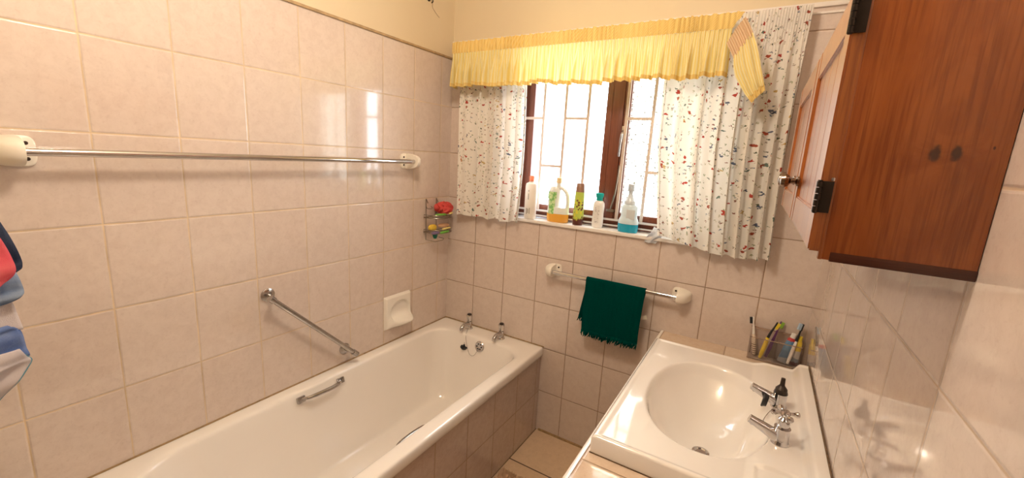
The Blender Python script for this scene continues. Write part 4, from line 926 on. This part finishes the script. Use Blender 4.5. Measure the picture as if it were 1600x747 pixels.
# ------------------------------------------------------------------ BEACH TOWEL at the left edge
bt = empty('beach_towel', (0.36, -1.80, 1.60), 'colourful navy, pink, blue and white beach towel hanging at the left edge', 'towel')
def sheet(name, pts_edge, x, mat, th=0.004, bulge=0.014, edge=False):
    """pts_edge: list of (y, z) down the free edge; cloth runs back to y=-1.825"""
    B = nb(); n = 40
    L = bez([(0, y, z) for y, z in pts_edge], 8)
    def fn(s, t):
        q = t*(len(L)-1); i = min(int(q), len(L)-2); p = L[i].lerp(L[i+1], q-i)
        y = lerp(-1.822, p.y, s); z = p.z+(1-s)*0.03*0
        return Vector((x+bulge*math.sin(s*PI*1.2+t*2)+0.004*math.sin(t*11+s*8)+0.002*math.sin(t*23), y, z))
    grid(B, 20, 50, fn, lambda s, t: (s*.13, t*.3)); o = link(name, B, mat, bt, sharp=180)
    mod = o.modifiers.new('th', 'SOLIDIFY'); mod.thickness = th; mod.offset = 0
    if edge:
        B = nb(); tube(B, [fn(1, i/40) for i in range(6, 41)], 0.0020, 8); link('stitched_edge', B, m_tealedge, o)
    return o
sheet('navy_fold', [(-1.80, 1.62), (-1.765, 1.50), (-1.742, 1.40), (-1.722, 1.317), (-1.710, 1.274), (-1.699, 1.225), (-1.699, 1.207), (-1.709, 1.199)], 0.335, m_navy)
sheet('pink_fold', [(-1.80, 1.52), (-1.760, 1.38), (-1.730, 1.29), (-1.716, 1.235), (-1.716, 1.205), (-1.735, 1.183), (-1.76, 1.17)], 0.372, m_pink)
sheet('light_blue_fold', [(-1.735, 1.26), (-1.716, 1.216), (-1.706, 1.176), (-1.709, 1.154), (-1.742, 1.138), (-1.78, 1.128)], 0.352, m_bluet)
sheet('white_fold', [(-1.75, 1.21), (-1.730, 1.17), (-1.721, 1.144), (-1.714, 1.090), (-1.716, 1.084), (-1.746, 1.092)], 0.340, m_wht)
sheet('blue_fold', [(-1.735, 1.10), (-1.718, 1.082), (-1.714, 1.045), (-1.715, 1.025), (-1.75, 1.022)], 0.348, m_blue)
sheet('grey_white_fold', [(-1.728, 1.055), (-1.718, 1.032), (-1.7145, 1.020), (-1.735, 0.990), (-1.765, 0.955), (-1.80, 0.91)], 0.366, m_wht, edge=True)
B = nb(); lathe(B, (0.35, -1.8298, 1.64), (0, 1, 0), [(0.001, 0), (0.018, 0), (0.018, 0.004), (0.005, 0.008), (0.005, 0.028), (0.001, 0.028)], 16); tube(B, bez([(0.35, -1.806, 1.64), (0.35, -1.79, 1.635), (0.35, -1.782, 1.65), (0.35, -1.785, 1.665)], 5), 0.004, 8)
link('towel_hook', B, m_chrome, label='small chrome hook that carries the beach towel', cat='hook', origin=(0.35, -1.83, 1.64))

# ------------------------------------------------------------------ BATH MAT
mt_ = empty('bath_mat', (0.93, -0.66, 0.0), 'fluffy beige bath mat on the floor beside the tub', 'bath mat')
B = nb(); MX0, MX1, MY0, MY1 = 0.685, 1.16, -1.10, -0.385
box(B, MX0, MX1, MY0, MY1, 0.0005, 0.010, 0.004); link('backing', B, m_rug, mt_)
B = nb(); rd = random.Random(4); B.uvl = B.b.loops.layers.uv.new('UVMap')
for i in range(9000):
    x = rd.uniform(MX0-.003, MX1+.003); y = MY1-(MY1-MY0)*(rd.random()**1.3)+.003; p = Vector((x, y, 0.009)); h = rd.uniform(0.010, 0.022); dx, dy = rd.uniform(-.008, .008), rd.uniform(-.008, .008); a = rd.uniform(0, PI); w_ = Vector((math.cos(a), math.sin(a), 0))*0.0022
    v0 = [B.b.verts.new(q) for q in (p-w_, p+w_, p+Vector((dx, dy, h))+w_*.8, p+Vector((dx, dy, h))-w_*.8)]
    f = B.b.faces.new(v0)
    for lp in f.loops: lp[B.uvl].uv = (x, y)
link('pile', B, m_rug, mt_, kind='stuff', sharp=180)
